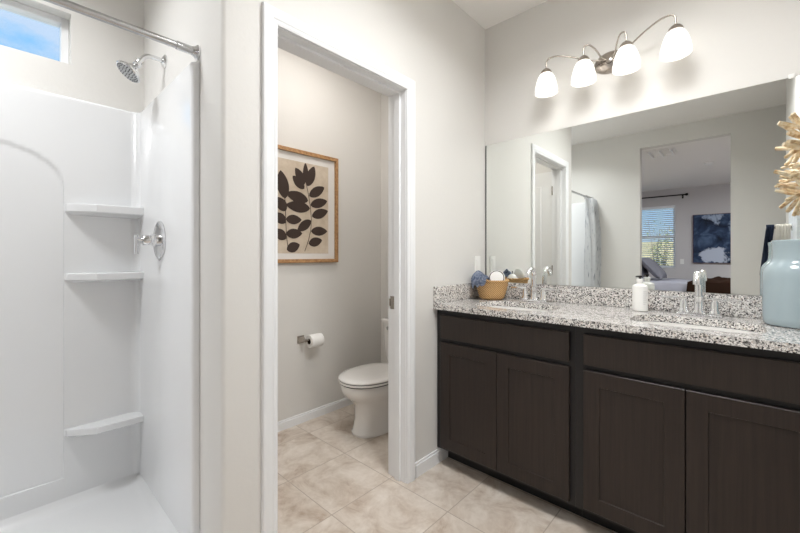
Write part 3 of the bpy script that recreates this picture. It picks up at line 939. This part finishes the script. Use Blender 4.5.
bm = new(); box(bm, 0.0215, 1.5695, -0.0205, -0.001, CT1 + 0.0003, BS, 0.0015, 1); obj('backsplash', bm, 'granite', ct)
bm = new(); box(bm, 0.001, 0.021, CY + 0.002, -0.001, CT1 + 0.0003, BS, 0.0015, 1); obj('side_splash', bm, 'granite', ct)

# sinks
sk = None
for i, (cx, cy) in enumerate(SINKS):
    if sk is None:
        sk = thing('sink', 'white undermount sink nearest the woven basket', 'sink', (cx, cy, 0.74), 'undermount sinks')
        bm = new()
        rings = []
        for d, z in ((0.012, 0.1490), (-0.006, 0.1490), (-0.008, 0.135), (-0.014, 0.08), (-0.03, 0.04), (-0.06, 0.014), (-0.11, 0.004), (-0.13, 0.003)):
            rings.append(superell(0, 0, HX + d, HY + d, z, p=3.2))
        for d, z in ((-0.13, -0.008), (-0.05, 0.0), (-0.01, 0.03), (0.002, 0.08), (0.012, 0.139)):
            rings.append(superell(0, 0, HX + d, HY + d, z, p=3.2))
        loft(bm, rings, False, False)
        bm.verts.ensure_lookup_table()
        obj('basin', bm, 'porcelain', sk, True, local=True)
        bm = new(); lathe(bm, [(0.0, 0.007), (0.02, 0.007), (0.024, 0.003), (0.086, 0.0028)], (0, 0, 0), n=28, cap0=False); lathe(bm, [(0.087, 0.0028), (0.0872, -0.007)], n=28, cap1=True)
        obj('drain', bm, 'chrome', sk, True, local=True)
    else:
        dup(sk, (cx, cy, 0.74), 'white undermount sink in front of the soap bottle', 'undermount sinks')

# faucets
def faucet():
    t = thing('faucet', 'x', 'faucet', (0, 0, CT1 + 0.0005), 'widespread faucets')
    bm = new()
    box(bm, -0.082, 0.082, -0.026, 0.026, 0.0, 0.009, 0.003)
    box(bm, -0.024, 0.024, -0.022, 0.022, 0.009, 0.014, 0.002)
    lathe(bm, [(0.023, 0.012), (0.023, 0.020), (0.018, 0.028), (0.0175, 0.078), (0.0205, 0.084), (0.0205, 0.091), (0.0, 0.092)], n=28)
    obj('spout_base', bm, 'tapchrome', t, True, local=True)
    bm = new()
    path = spline([(0, 0, 0.085), (0, 0.001, 0.130), (0, -0.001, 0.164), (0, -0.016, 0.187), (0, -0.044, 0.194), (0, -0.072, 0.186), (0, -0.086, 0.164), (0, -0.088, 0.146)], 8)
    rings = []
    for k, p in enumerate(path):
        tt = (path[min(k + 1, len(path) - 1)] - path[max(k - 1, 0)]).normalized()
        u = Vector((1, 0, 0)); v_ = tt.cross(u).normalized()
        hw, hh = 0.0145, 0.0125
        ring = []
        for a_, b_ in [(math.cos(q_ * math.pi / 8), math.sin(q_ * math.pi / 8)) for q_ in range(16)]:
            ring.append(p + u * hw * a_ + v_ * hh * b_)
        rings.append(ring)
    loft(bm, rings)
    obj('spout', bm, 'tapchrome', t, True, local=True)
    for s in (-1, 1):
        bm = new()
        x = s * 0.056
        box(bm, x - 0.021, x + 0.021, -0.021, 0.021, 0.009, 0.015, 0.002)
        lathe(bm, [(0.021, 0.012), (0.021, 0.020), (0.0155, 0.028), (0.015, 0.058), (0.012, 0.066), (0.010, 0.074), (0.0, 0.074)], (x, 0, 0), n=24)
        h = obj('handle', bm, 'tapchrome', t, True, local=True)
        bm = new(); box(bm, min(x - s * 0.012, x + s * 0.088), max(x - s * 0.012, x + s * 0.088), -0.012, 0.012, 0.072, 0.083, 0.003)
        obj('lever', bm, 'tapchrome', h, True, local=True)
    return t
f0 = faucet()
f0['label'] = 'chrome two-lever faucet beside the woven basket'
f0.location = (0.378, -0.085, CT1 + 0.0005)
dup(f0, (1.150, -0.085, CT1 + 0.0005), 'chrome two-lever faucet between soap bottle and blue vase')

# mirror
bm = new()
MX0, MX1, MZ0, MZ1 = 0.012, 1.5685, BS + 0.002, 1.9435
box(bm, MX0, MX1, -0.0055, -0.0005, MZ0, MZ1)
bm.normal_update()
for f in bm.faces: f.material_index = 0 if f.normal.y < -0.5 else 1
mi = thing('vanity_mirror', 'large frameless mirror above the granite backsplash', 'mirror', ((MX0 + MX1) / 2, 0, MZ0))
obj('mirror_glass', bm, 'mirror', mi, mats=['mirroredge'])
bm = new(); box(bm, 0.0045, 0.0118, -0.006, -0.0005, MZ0, MZ1); obj('edge_shadow_strip', bm, 'mirroredge', mi)  # dark strip added as the shadow line at the mirror's left edge
for x in (1.449,):
    bm = new(); box(bm, x - 0.010, x + 0.010, -0.009, 0, MZ1 - 0.006, MZ1 + 0.014, 0.003)
    k = obj('mirror_clip', bm, 'white', mi, True)

# switch plate on the side wall
sw = thing('wall_switch', 'white rocker switch plate on the wall above the basket', 'light switch', (0, -0.108, 1.135))
bm = new(); box(bm, 0, 0.006, -0.143, -0.073, 1.078, 1.192, 0.002); obj('plate', bm, 'white', sw)
bm = new()
loft(bm, [[(0.006, -0.1245, 1.103), (0.006, -0.0915, 1.103), (0.006, -0.0915, 1.167), (0.006, -0.1245, 1.167)], [(0.0075, -0.1235, 1.104), (0.0075, -0.0925, 1.104), (0.010, -0.0925, 1.166), (0.010, -0.1235, 1.166)]])
obj('rocker', bm, 'white', sw)

# ------------------------------------------------------------------ vanity light
VX, VZ, VYS = 0.770, 2.262, -0.135
vl = thing('vanity_light', 'four-shade brushed nickel bath light above the mirror', 'wall lamp', (VX, 0, VZ))
bm = new()
lathe(bm, [(0.0, 0.034), (0.040, 0.031), (0.058, 0.020), (0.064, 0.008), (0.066, 0.0)], (VX, 0, VZ - 0.015), (0, -1, 0), 40, sx=1.3, sy=0.9)
obj('wall_plate', bm, 'nickel', vl, True)
bm = new(); lathe(bm, [(0.0, 0.014), (0.016, 0.011), (0.020, 0.0)], (VX, -0.030, VZ - 0.015), (0, -1, 0), 20); obj('plate_boss', bm, 'nickel', vl, True)
for k, s in enumerate((-0.3, -0.1, 0.1, 0.3)):
    x = VX + s
    sg = 1 if s > 0 else -1
    st = Vector((VX + sg * 0.012, -0.036, VZ - 0.012))
    top = VZ + 0.002
    if abs(s) > 0.2:
        c = [st, (VX + sg * 0.09, -0.070, VZ + 0.000), (VX + sg * 0.17, -0.105, VZ + 0.034), (VX + sg * 0.235, -0.128, VZ + 0.054), (x - sg * 0.022, VYS, VZ + 0.056), (x - sg * 0.004, VYS, VZ + 0.044), (x, VYS, VZ + 0.02), (x, VYS, top - 0.014)]
    else:
        c = [st, (VX + sg * 0.032, -0.060, VZ + 0.000), (VX + sg * 0.050, -0.095, VZ + 0.032), (x - sg * 0.030, VYS + 0.008, VZ + 0.052), (x - sg * 0.012, VYS, VZ + 0.055), (x - sg * 0.002, VYS, VZ + 0.044), (x, VYS, VZ + 0.02), (x, VYS, top - 0.014)]
    bm = new(); tube(bm, spline(c, 8), 0.0042, 10); obj('arm', bm, 'nickel', vl, True)
    bm = new(); lathe(bm, [(0.0, 0.022), (0.010, 0.021), (0.020, 0.014), (0.028, 0.004), (0.031, -0.008), (0.029, -0.010), (0.0, -0.010)], (x, VYS, top - 0.020), n=28); obj('shade_cap', bm, 'nickel', vl, True)
    zt = top - 0.028
    prof = [(0.026, 0.0), (0.034, -0.006), (0.043, -0.022), (0.051, -0.044), (0.057, -0.068), (0.0605, -0.086), (0.0620, -0.100), (0.0625, -0.112), (0.0610, -0.1135), (0.0590, -0.112), (0.0585, -0.100), (0.0570, -0.086), (0.0535, -0.068), (0.0475, -0.044), (0.0395, -0.022), (0.031, -0.009), (0.024, -0.004)]
    bm = new(); lathe(bm, prof, (x, VYS, zt), n=40); obj('shade', bm, 'shade', vl, True)['label'] = 'lit white frosted glass shade'
    bm = new(); lathe(bm, [(0.0, -0.100), (0.016, -0.097), (0.025, -0.086), (0.028, -0.073), (0.025, -0.058), (0.017, -0.040), (0.013, -0.026), (0.013, -0.010)], (x, VYS, zt), n=24); obj('bulb', bm, 'bulb', vl, True)

# ------------------------------------------------------------------ things on the counter
# woven basket
BC = Vector((0.132, -0.150, CT1 + 0.0008))
bk = thing('woven_basket', 'tan woven basket on the counter corner holding a blue cloth', 'basket', BC)
bm = new()
prof = [(0.0, 0.002), (0.060, 0.0), (0.068, 0.004)]
for k in range(1, 13):
    h = 0.004 + 0.108 * k / 12
    prof.append((0.068 + 0.034 * (k / 12) ** 0.6 + 0.0016 * math.sin(k * 2.2), h))
prof += [(0.104, 0.116), (0.101, 0.119), (0.096, 0.116), (0.094, 0.108), (0.064, 0.010), (0.0, 0.008)]
lathe(bm, prof, BC, n=56)
obj('basket_body', bm, 'basket', bk, True)
bm = new()
for tw in (0, math.pi):
    pts = []
    for i in range(181):
        a = 2 * math.pi * i / 180
        pts.append(BC + Vector(((0.1005 + 0.004 * math.cos(26 * a + tw)) * math.cos(a), (0.1005 + 0.004 * math.cos(26 * a + tw)) * math.sin(a), 0.116 + 0.004 * math.sin(26 * a + tw))))
    tube(bm, pts, 0.0042, 6)
obj('braided_rim', bm, 'basket', bk, True)
# blue cloth crumpled over the basket's rim
bm = new()
nu, nv = 48, 30
rows = []
for j in range(nv + 1):
    t_ = j / nv                      # 0 inside the basket, 1 hanging outside
    row = []
    for i in range(nu + 1):
        s = i / nu
        a = math.radians(172 + 112 * s)
        if t_ < 0.45: r = 0.040 + 0.068 * (t_ / 0.45); z = 0.128 + 0.014 * math.sin(t_ / 0.45 * math.pi / 2)
        else:
            q_ = (t_ - 0.45) / 0.55
            r = 0.108 + 0.016 * min(1, q_ * 2); z = 0.142 - (0.040 + 0.028 * math.sin(math.pi * s)) * q_ ** 1.3
        fold = 0.009 * math.sin(11 * s * math.pi + 4 * t_) + 0.007 * math.sin(19 * s + 7 * t_)
        z += max(fold, -0.004) + 0.034 * math.exp(-((s - 0.42) ** 2) / 0.012) * math.exp(-((t_ - 0.30) ** 2) / 0.05)
        r += 0.6 * abs(fold) * (t_ > 0.45)
        p = BC + Vector((r * math.cos(a), r * math.sin(a), z))
        p.x = max(p.x, 0.0065 if p.z > BS + 0.012 else 0.0245)
        row.append(bm.verts.new(p))
    rows.append(row)
for a, b in zip(rows, rows[1:]):
    for i in range(nu): bm.faces.new((a[i], a[i + 1], b[i + 1], b[i]))
bmesh.ops.solidify(bm, geom=bm.faces[:], thickness=0.002)
tag(obj('hand_cloth', bm, 'cloth', None, True), 'crumpled blue cloth hanging over the woven basket rim', 'cloth')
# round white dish leaning in the basket
DC = BC + Vector((0.042, -0.014, 0.136))
dn_ = Vector((0.42, -0.86, 0.30)).normalized()
ds = thing('round_dish', 'round white dish with a thin dark ring leaning in the woven basket', 'dish', DC)
bm = new(); lathe(bm, [(0.0, 0.004), (0.036, 0.005), (0.046, 0.004), (0.050, 0.0), (0.046, -0.005), (0.030, -0.010), (0.0, -0.012)], DC, dn_, 40); obj('dish_body', bm, 'white', ds, True)
bm = new(); lathe(bm, [(0.0405, 0.0050), (0.0430, 0.0062), (0.0455, 0.0046), (0.0430, 0.0034), (0.0405, 0.0050)], DC, dn_, 40); obj('ring_band', bm, 'core', ds, True)
JC = BC + Vector((0.020, 0.046, 0.0105))
wj = thing('lidded_jar', 'white lidded jar with a small dark knob standing in the woven basket', 'jar', JC)
bm = new(); lathe(bm, [(0.0, 0.0), (0.030, 0.0), (0.034, 0.006), (0.034, 0.100), (0.030, 0.104), (0.0, 0.104)], JC, n=32); obj('jar_body', bm, 'white', wj, True)
bm = new(); lathe(bm, [(0.036, 0.1045), (0.036, 0.112), (0.024, 0.130), (0.008, 0.140), (0.0, 0.141)], JC, n=32, cap0=True); obj('jar_lid', bm, 'white', wj, True)
bm = new(); lathe(bm, [(0.004, 0.139), (0.003, 0.150), (0.0055, 0.156), (0.0, 0.160)], JC, n=12); obj('knob', bm, 'black', wj, True)

# soap bottle
SB = Vector((0.922, -0.098, CT1 + 0.0008))
sb = thing('soap_bottle', 'white soap pump bottle with black nozzle next to the sink', 'soap bottle', SB)
bm = new()
lathe(bm, [(0.0, 0.0), (0.030, 0.0), (0.033, 0.003), (0.033, 0.116), (0.031, 0.124), (0.022, 0.131), (0.0125, 0.134), (0.0125, 0.142), (0.0, 0.142)], SB, n=36)
bo = obj('bottle_body', bm, 'white', sb, True)
bm = new()
for k in range(7):
    a0 = math.radians(-35)
    wd = (0.8, 1.0, 0.9, 0.6, 0.95, 0.8, 0.5)[k]
    z = SB.z + 0.095 - 0.010 * k
    pts = [(SB.x + 0.0332 * math.cos(a0 + q_), SB.y + 0.0332 * math.sin(a0 + q_)) for q_ in [(-0.40 + 0.80 * wd * i / 8) for i in range(9)]]
    loft(bm, [[(x, y, z) for x, y in pts], [(x, y, z + 0.0025) for x, y in pts]], False, False, closed=False)
M['faint'] = mat('faint_grey_ink', srgb(196, 196, 196), 0.5)
obj('label_lines', bm, 'faint', bo)
bm = new(); lathe(bm, [(0.0150, 0.1425), (0.0150, 0.156), (0.0130, 0.158), (0.0, 0.158)], SB, n=20, cap0=True); obj('pump_collar', bm, 'white', sb, True)
bm = new()
lathe(bm, [(0.0050, 0.1585), (0.0045, 0.164), (0.0085, 0.166), (0.0090, 0.174), (0.0, 0.175)], SB, n=16, cap0=True)
bx_ = Vector((-0.88, -0.47, 0))
tube(bm, [SB + Vector((0, 0, 0.170)), SB + Vector((0, 0, 0.170)) + bx_ * 0.014, SB + Vector((0, 0, 0.167)) + bx_ * 0.019], [0.0045, 0.004, 0.0035], 8)
obj('pump', bm, 'black', sb, True)

# big blue-grey vase
VC = Vector((1.4605, -0.150, CT1 + 0.0008))
bm = new()
prof = [(0.0, 0.004), (0.090, 0.0), (0.098, 0.002), (0.1035, 0.010), (0.1045, 0.030), (0.1050, 0.120), (0.1047, 0.190), (0.1035, 0.207), (0.1000, 0.222), (0.0940, 0.234), (0.0855, 0.244), (0.0795, 0.252), (0.0768, 0.264), (0.0762, 0.285), (0.0765, 0.315), (0.0785, 0.328), (0.0785, 0.332), (0.0755, 0.335), (0.0725, 0.332), (0.0710, 0.315), (0.0710, 0.285), (0.073, 0.256), (0.094, 0.218), (0.098, 0.19), (0.098, 0.03), (0.0, 0.014)]
lathe(bm, prof, Vector((0, 0, 0)), n=64)
vz = obj('vase', bm, 'vase', None, True)
vz.location = VC
tag(vz, 'large blue-grey ceramic vase with a wide neck at the counter end', 'vase')

# ------------------------------------------------------------------ side wall seen in the mirror
XR = 1.57
sbz, sby = 1.690, -0.76
sbst = thing('sunburst_wall_decor', 'sunburst of pale driftwood sticks on the wall facing the doorway', 'wall decor', (XR, sby, sbz))
bm = new(); lathe(bm, [(0.130, 0.0), (0.210, 0.0), (0.205, 0.022), (0.135, 0.022), (0.130, 0.0)], (XR, sby, sbz), (-1, 0, 0), 48); obj('ring', bm, 'drift', sbst, True)
for i in range(44):
    a = 2 * math.pi * i / 44 + random.uniform(-0.05, 0.05)
    lvl = random.random()
    tilt = random.uniform(0.15, 1.05)
    rad = Vector((0, math.cos(a), math.sin(a)))
    d = (rad * math.cos(tilt) * (1 if random.random() < 0.8 else -0.6) + Vector((-1, 0, 0)) * math.sin(tilt) + Vector((0, -math.sin(a), math.cos(a))) * random.uniform(-0.35, 0.35)).normalized()
    s0 = Vector((XR - 0.018, sby, sbz)) + rad * random.uniform(0.14, 0.20)
    ln = random.uniform(0.10, 0.145)
    e0 = s0 + d * ln
    if e0.x < XR - 0.145: e0.x = XR - 0.145
    mid = (s0 + e0) / 2 + Vector((random.uniform(-0.004, 0), random.uniform(-0.004, 0.004), random.uniform(-0.004, 0.004)))
    bm = new()
    r_ = random.uniform(0.0085, 0.0135)
    tube(bm, [s0, mid, e0], [r_ * 0.8, r_, r_ * 0.85], 7)
    obj('stick', bm, 'drift', sbst)
pl = None
bm = new(); box(bm, XR - 0.030, XR, -1.69, -1.10, 1.12, 1.530, 0.002)
# pale panel below the sunburst
tag(obj('wall_plaque', bm, 'plaque'), 'pale marbled panel on the wall carrying the towel post', 'wall panel')
HKY, HKZ = -1.35, 1.385
hk = thing('towel_hook', 'chrome towel post on the side wall behind the vase', 'towel hook', (XR - 0.030, HKY, HKZ))
bm = new(); lathe(bm, [(0.0, 0.0), (0.024, 0.0), (0.024, 0.006), (0.012, 0.010), (0.0, 0.010)], (XR - 0.0302, HKY, HKZ), (-1, 0, 0), 24); obj('flange', bm, 'chrome', hk, True)
bm = new(); tube(bm, [(XR - 0.036, HKY, HKZ), (XR - 0.150, HKY, HKZ)], 0.0085, 14); tube(bm, [(XR - 0.150, HKY, HKZ - 0.008), (XR - 0.150, HKY, HKZ + 0.016)], 0.009, 12); obj('post', bm, 'chrome', hk, True)
def drape(x0_, x1_, zlow, gap, material, name, label, slant=0.0, th=0.012):
    """folded cloth hung over the post: an upside-down U across it"""
    bm = new()
    path = []
    for k in range(15): path.append((HKY - gap - 0.006 * math.sin(k * 0.5), HKZ - (HKZ - zlow) * (14 - k) / 14.0))
    for k in range(1, 12):
        a = math.pi - math.pi * k / 12
        path.append((HKY + gap * math.cos(a), HKZ + gap * math.sin(a)))
    for k in range(15): path.append((HKY + gap + 0.006 * math.sin(k * 0.6), HKZ - (HKZ - zlow - 0.03) * k / 14.0))
    rows = []
    n = 16
    for y, z in path:
        drop = (HKZ - z) if z < HKZ else 0
        rows.append([bm.verts.new((x0_ + (x1_ - x0_) * i / n - slant * drop + 0.0, y + (0.004 * math.sin(i * 1.9)) * (1 if y > HKY else -1), z)) for i in range(n + 1)])
    for a, b in zip(rows, rows[1:]):
        for i in range(n): bm.faces.new((a[i], a[i + 1], b[i + 1], b[i]))
    bmesh.ops.solidify(bm, geom=bm.faces[:], thickness=-th)
    tag(obj(name, bm, material, None, True), label, 'towel')
drape(1.458, 1.528, 1.03, 0.0235, 'towel', 'hand_towel', 'white textured hand towel hung over the chrome post', th=0.009)
drape(1.412, 1.452, 1.06, 0.022, 'navy', 'hand_towel', 'navy hand towel hanging beside the white towel', slant=0.10, th=0.009)

# ------------------------------------------------------------------ bedroom seen in the mirror
bd = thing('bed', 'made bed with white duvet in the bedroom beyond the opening', 'bed', (0.2, -6.7, 0))
HB = -0.95
bm = new(); box(bm, HB - 0.06, HB, -7.55, -5.85, 0.0, 1.12, 0.01); obj('headboard', bm, 'bedwood', bd)
bm = new(); box(bm, HB, 1.13, -7.5, -5.9, 0.10, 0.30, 0.01); obj('frame', bm, 'bedwood', bd)
for x in (HB + 0.08, 1.05):
    for y in (-7.42, -5.98):
        bm = new(); box(bm, x - 0.035, x + 0.035, y - 0.035, y + 0.035, 0, 0.10); obj('leg', bm, 'bedwood', bd)
bm = new(); box(bm, HB, 1.13, -7.5, -5.9, 0.30, 0.625, 0.05, 3); obj('mattress', bm, 'duvet', bd, True)
bm = new()
nx, ny = 60, 46
rows = []
for j in range(ny + 1):
    row = []
    for i in range(nx + 1):
        x = HB + 0.02 + (1.17 - HB - 0.02) * i / nx; y = -7.56 + 1.72 * j / ny
        e = min((y + 7.56), (-5.84 - y), (1.17 - x))
        z = 0.705 + 0.020 * noise.noise(Vector((x * 3, y * 3, 0))) + 0.010 * noise.noise(Vector((x * 9, y * 9, 2)))
        if e < 0.06: z -= 0.30 * (1 - e / 0.06) ** 2
        row.append(bm.verts.new((x, y, z)))
    rows.append(row)
for a, b in zip(rows, rows[1:]):
    for i in range(nx): bm.faces.new((a[i], a[i + 1], b[i + 1], b[i]))
bmesh.ops.solidify(bm, geom=bm.faces[:], thickness=0.03)
obj('duvet', bm, 'duvet', bd, True)
def pillow(cx, cy, cz, tilt, label, sx_=0.33, sz_=0.27, th=0.09):
    bm = new()
    n = 22
    vs_ = {}
    for s in (1, -1):
        for i in range(n + 1):
            for j in range(n + 1):
                u, v_ = -1 + 2 * i / n, -1 + 2 * j / n
                if s == -1 and (i in (0, n) or j in (0, n)): vs_[(s, i, j)] = vs_[(1, i, j)]; continue
                h = th * ((1 - u ** 4) * (1 - v_ ** 4)) ** 0.6
                pin = 1 - 0.06 * (1 - max(abs(u), abs(v_)) ** 2)
                c = Vector((s * h, u * sx_ * (1 - 0.05 * v_ * v_ * (1 - abs(u))), v_ * sz_ * (1 - 0.08 * (1 - u * u) * v_ * v_)))
                c = Matrix.Rotation(tilt, 3, 'Y') @ c
                vs_[(s, i, j)] = bm.verts.new(c + Vector((cx, cy, cz)))
        for i in range(n):
            for j in range(n):
                f = [vs_[(s, i, j)], vs_[(s, i + 1, j)], vs_[(s, i + 1, j + 1)], vs_[(s, i, j + 1)]]
                bm.faces.new(f if s == 1 else f[::-1])
    tag(obj('pillow', bm, 'pillow', None, True), label, 'pillow', 'pillows on the bed')
pillow(-0.03, -6.62, 0.945, -0.72, 'dark grey pillow leaning in front, nearest the bed foot')
pillow(-0.30, -6.60, 0.985, -0.50, 'grey pillow leaning behind the front pillow on the bed')
# brown throw over the foot of the bed
bm = new()
rows = []
n, k_ = 30, 44
for j in range(k_ + 1):
    t_ = j / k_
    row = []
    for i in range(n + 1):
        s = i / n
        y = -7.62 + 1.86 * t_
        e = min(y + 7.56, -5.84 - y)
        z = 0.752 + 0.016 * math.sin(s * 11 + t_ * 5) + 0.014 * math.sin(t_ * 17 + s * 4)
        if e < 0.05: z = 0.752 - 0.40 * min(1, (0.05 - e) / 0.11)
        row.append(bm.verts.new((min(1.14, 0.90 - 0.38 * t_ + (0.26 + 0.34 * t_) * s + 0.03 * math.sin(t_ * 9)), y, z)))
    rows.append(row)
for a, b in zip(rows, rows[1:]):
    for i in range(n): bm.faces.new((a[i], a[i + 1], b[i + 1], b[i]))
bmesh.ops.solidify(bm, geom=bm.faces[:], thickness=-0.018)
tag(obj('throw_blanket', bm, 'throw', None, True), 'dark brown throw across the foot of the bed', 'blanket')
# pale bench in front of the bed
bn = thing('bench', 'pale upholstered bench in front of the bed foot', 'bench', (1.25, -5.55, 0))
bm = new(); box(bm, 0.86, 1.75, -5.70, -5.40, 0.38, 0.555, 0.025, 3); obj('cushion', bm, 'duvet', bn, True)
for x in (0.92, 1.69):
    for y in (-5.66, -5.44):
        bm = new(); box(bm, x - 0.02, x + 0.02, y - 0.02, y + 0.02, 0, 0.385); obj('leg', bm, 'bedwood', bn)

# cloud canvas
cv = thing('canvas_painting', 'dark blue stormy cloud canvas on the bedroom wall', 'painting', (0.94, BY, 1.03))
bm = new(); box(bm, 0.453, 1.42, BY + 0.001, BY + 0.042, 1.035, 2.095)
obj('canvas', bm, 'canvas', cv)
bm = new()
for a, b, c, d in ((0.445, 0.453, 1.027, 2.103), (1.42, 1.428, 1.027, 2.103), (0.453, 1.42, 1.027, 1.035), (0.453, 1.42, 2.095, 2.103)):
    box(bm, a, b, BY + 0.001, BY + 0.048, c, d)
obj('edge_frame', bm, 'red', cv)
# curtain rod over the bedroom window
cr_ = thing('window_curtain_rod', 'dark bronze curtain rod above the bedroom window', 'curtain rod', (-0.4, BY, 2.575))
bm = new(); tube(bm, [(-1.45, BY + 0.09, 2.575), (0.33, BY + 0.09, 2.575)], 0.014, 12); obj('rod', bm, 'rodblack', cr_, True)
for x in (-1.46, 0.34):
    bm = new(); lathe(bm, [(0.0, -0.03), (0.022, -0.025), (0.03, 0), (0.022, 0.025), (0.0, 0.03)], (x, BY + 0.09, 2.575), (1, 0, 0), 16); obj('finial', bm, 'rodblack', cr_, True)
for x in (-1.35, 0.26):
    bm = new(); tube(bm, [(x, BY, 2.545), (x, BY + 0.09, 2.545), (x, BY + 0.09, 2.575)], 0.008, 8); box(bm, x - 0.015, x + 0.015, BY, BY + 0.006, 2.50, 2.59); obj('bracket', bm, 'rodblack', cr_, True)
# blinds
bl = thing('window_blind', 'white horizontal slat blind in the bedroom window', 'blind', ((BX0 + BX1) / 2, BY, BZ0))
bm = new(); box(bm, BX0 + 0.005, BX1 - 0.005, BY - 0.040, BY + 0.012, BZ1 - 0.065, BZ1 - 0.002, 0.004); obj('headrail', bm, 'slat', bl)
bm = new()
z = BZ0 + 0.055
while z < BZ1 - 0.08:
    cyb = BY - 0.018
    th = math.radians(26)
    a = Vector((0, math.cos(th), math.sin(th))) * 0.022
    n_ = Vector((0, -math.sin(th), math.cos(th))) * 0.0012
    r0 = [Vector((BX0 + 0.010, cyb, z)) + q_ for q_ in (-a - n_, a - n_, a + n_, -a + n_)]
    r1 = [p + Vector((BX1 - BX0 - 0.020, 0, 0)) for p in r0]
    loft(bm, [r0, r1])
    z += 0.047
obj('slats', bm, 'slat', bl)
bm = new(); box(bm, BX0 + 0.010, BX1 - 0.010, BY - 0.036, BY - 0.002, BZ0 + 0.012, BZ0 + 0.034, 0.003); obj('bottom_rail', bm, 'slat', bl)
# ceiling vent and smoke detector
vt = thing('ceiling_vent', 'white slotted air vent in the bedroom ceiling', 'vent', (0.39, -4.5, CEIL))
bm = new()
for a, b, c, d in ((0.21, 0.235, -4.70, -4.30), (0.535, 0.56, -4.70, -4.30), (0.235, 0.535, -4.70, -4.675), (0.235, 0.535, -4.325, -4.30)):
    box(bm, a, b, c, d, CEIL - 0.010, CEIL, 0.002, 1)
obj('vent_frame', bm, 'ceil', vt)
bm = new()
for k in range(3): box(bm, 0.375 + (k - 1) * 0.13, 0.395 + (k - 1) * 0.13, -4.675, -4.325, CEIL - 0.040, CEIL - 0.002)
obj('louvers', bm, 'vent', vt)
bm = new(); lathe(bm, [(0.0, -0.038), (0.045, -0.036), (0.058, -0.026), (0.064, 0.0)], (0.86, -5.80, CEIL), n=32)
tag(obj('smoke_detector', bm, 'vent', None, True), 'small round white smoke detector on the bedroom ceiling', 'smoke detector')
# wall outlet plate left of the canvas
bm = new(); box(bm, 0.215, 0.285, BY, BY + 0.006, 1.00, 1.115, 0.002)
tag(obj('wall_switch_plate', bm, 'white'), 'white switch plate beside the bedroom window', 'light switch')

# ------------------------------------------------------------------ outside the windows
bm = new(); box(bm, -30, 30, -40, BY - 0.14, -0.30, -0.15); o = struct('ground', bm, 'gravel')
bm = new(); box(bm, -30, -2.6, BY - 0.14, 25, -0.30, -0.15); o = struct('ground.001', bm, 'gravel')
bm = new(); box(bm, -9, 9, -13.4, -13.2, -0.15, 1.66); struct('wall_garden', bm, 'block')
sr = thing('garden_shrub', 'tall loose shrub outside the bedroom window', 'shrub', (-0.45, -10.2, -0.15))
rnd = random.Random(9)
bm = new()
tips = []
for k in range(9):
    a = rnd.uniform(0, 6.28); sp_ = rnd.uniform(0.08, 0.42); h = rnd.uniform(1.1, 2.2) if k else 2.35
    b0 = Vector((-0.45 + rnd.uniform(-.05, .05), -10.2 + rnd.uniform(-.05, .05), -0.15))
    e0 = b0 + Vector((sp_ * math.cos(a), sp_ * math.sin(a), h))
    pts = spline([b0, b0 + (e0 - b0) * 0.5 + Vector((0.05 * math.cos(a * 2), 0.05, 0)), e0], 6)
    tube(bm, pts, [0.016 - 0.012 * i / (len(pts) - 1) for i in range(len(pts))], 6)
    tips.append(pts)
obj('branches', bm, 'bark', sr)
bm = new()
for pts in tips:
    for _ in range(110):
        p = pts[rnd.randrange(5, len(pts))] + Vector((rnd.gauss(0, .10), rnd.gauss(0, .10), rnd.gauss(0, .09)))
        if pts is tips[0] and p.z > 1.6 and rnd.random() < 0.55: continue
        d = Vector((rnd.uniform(-1, 1), rnd.uniform(-1, 1), rnd.uniform(-.6, .8))).normalized() * rnd.uniform(.025, .05)
        n_ = d.cross(Vector((rnd.uniform(-1, 1), rnd.uniform(-1, 1), rnd.uniform(-1, 1)))).normalized() * 0.014
        v4 = [bm.verts.new(q_) for q_ in (p - d, p + n_, p + d, p - n_)]
        bm.faces.new(v4)
lf = obj('leaves', bm, 'foliage', sr)
lf['kind'] = 'stuff'
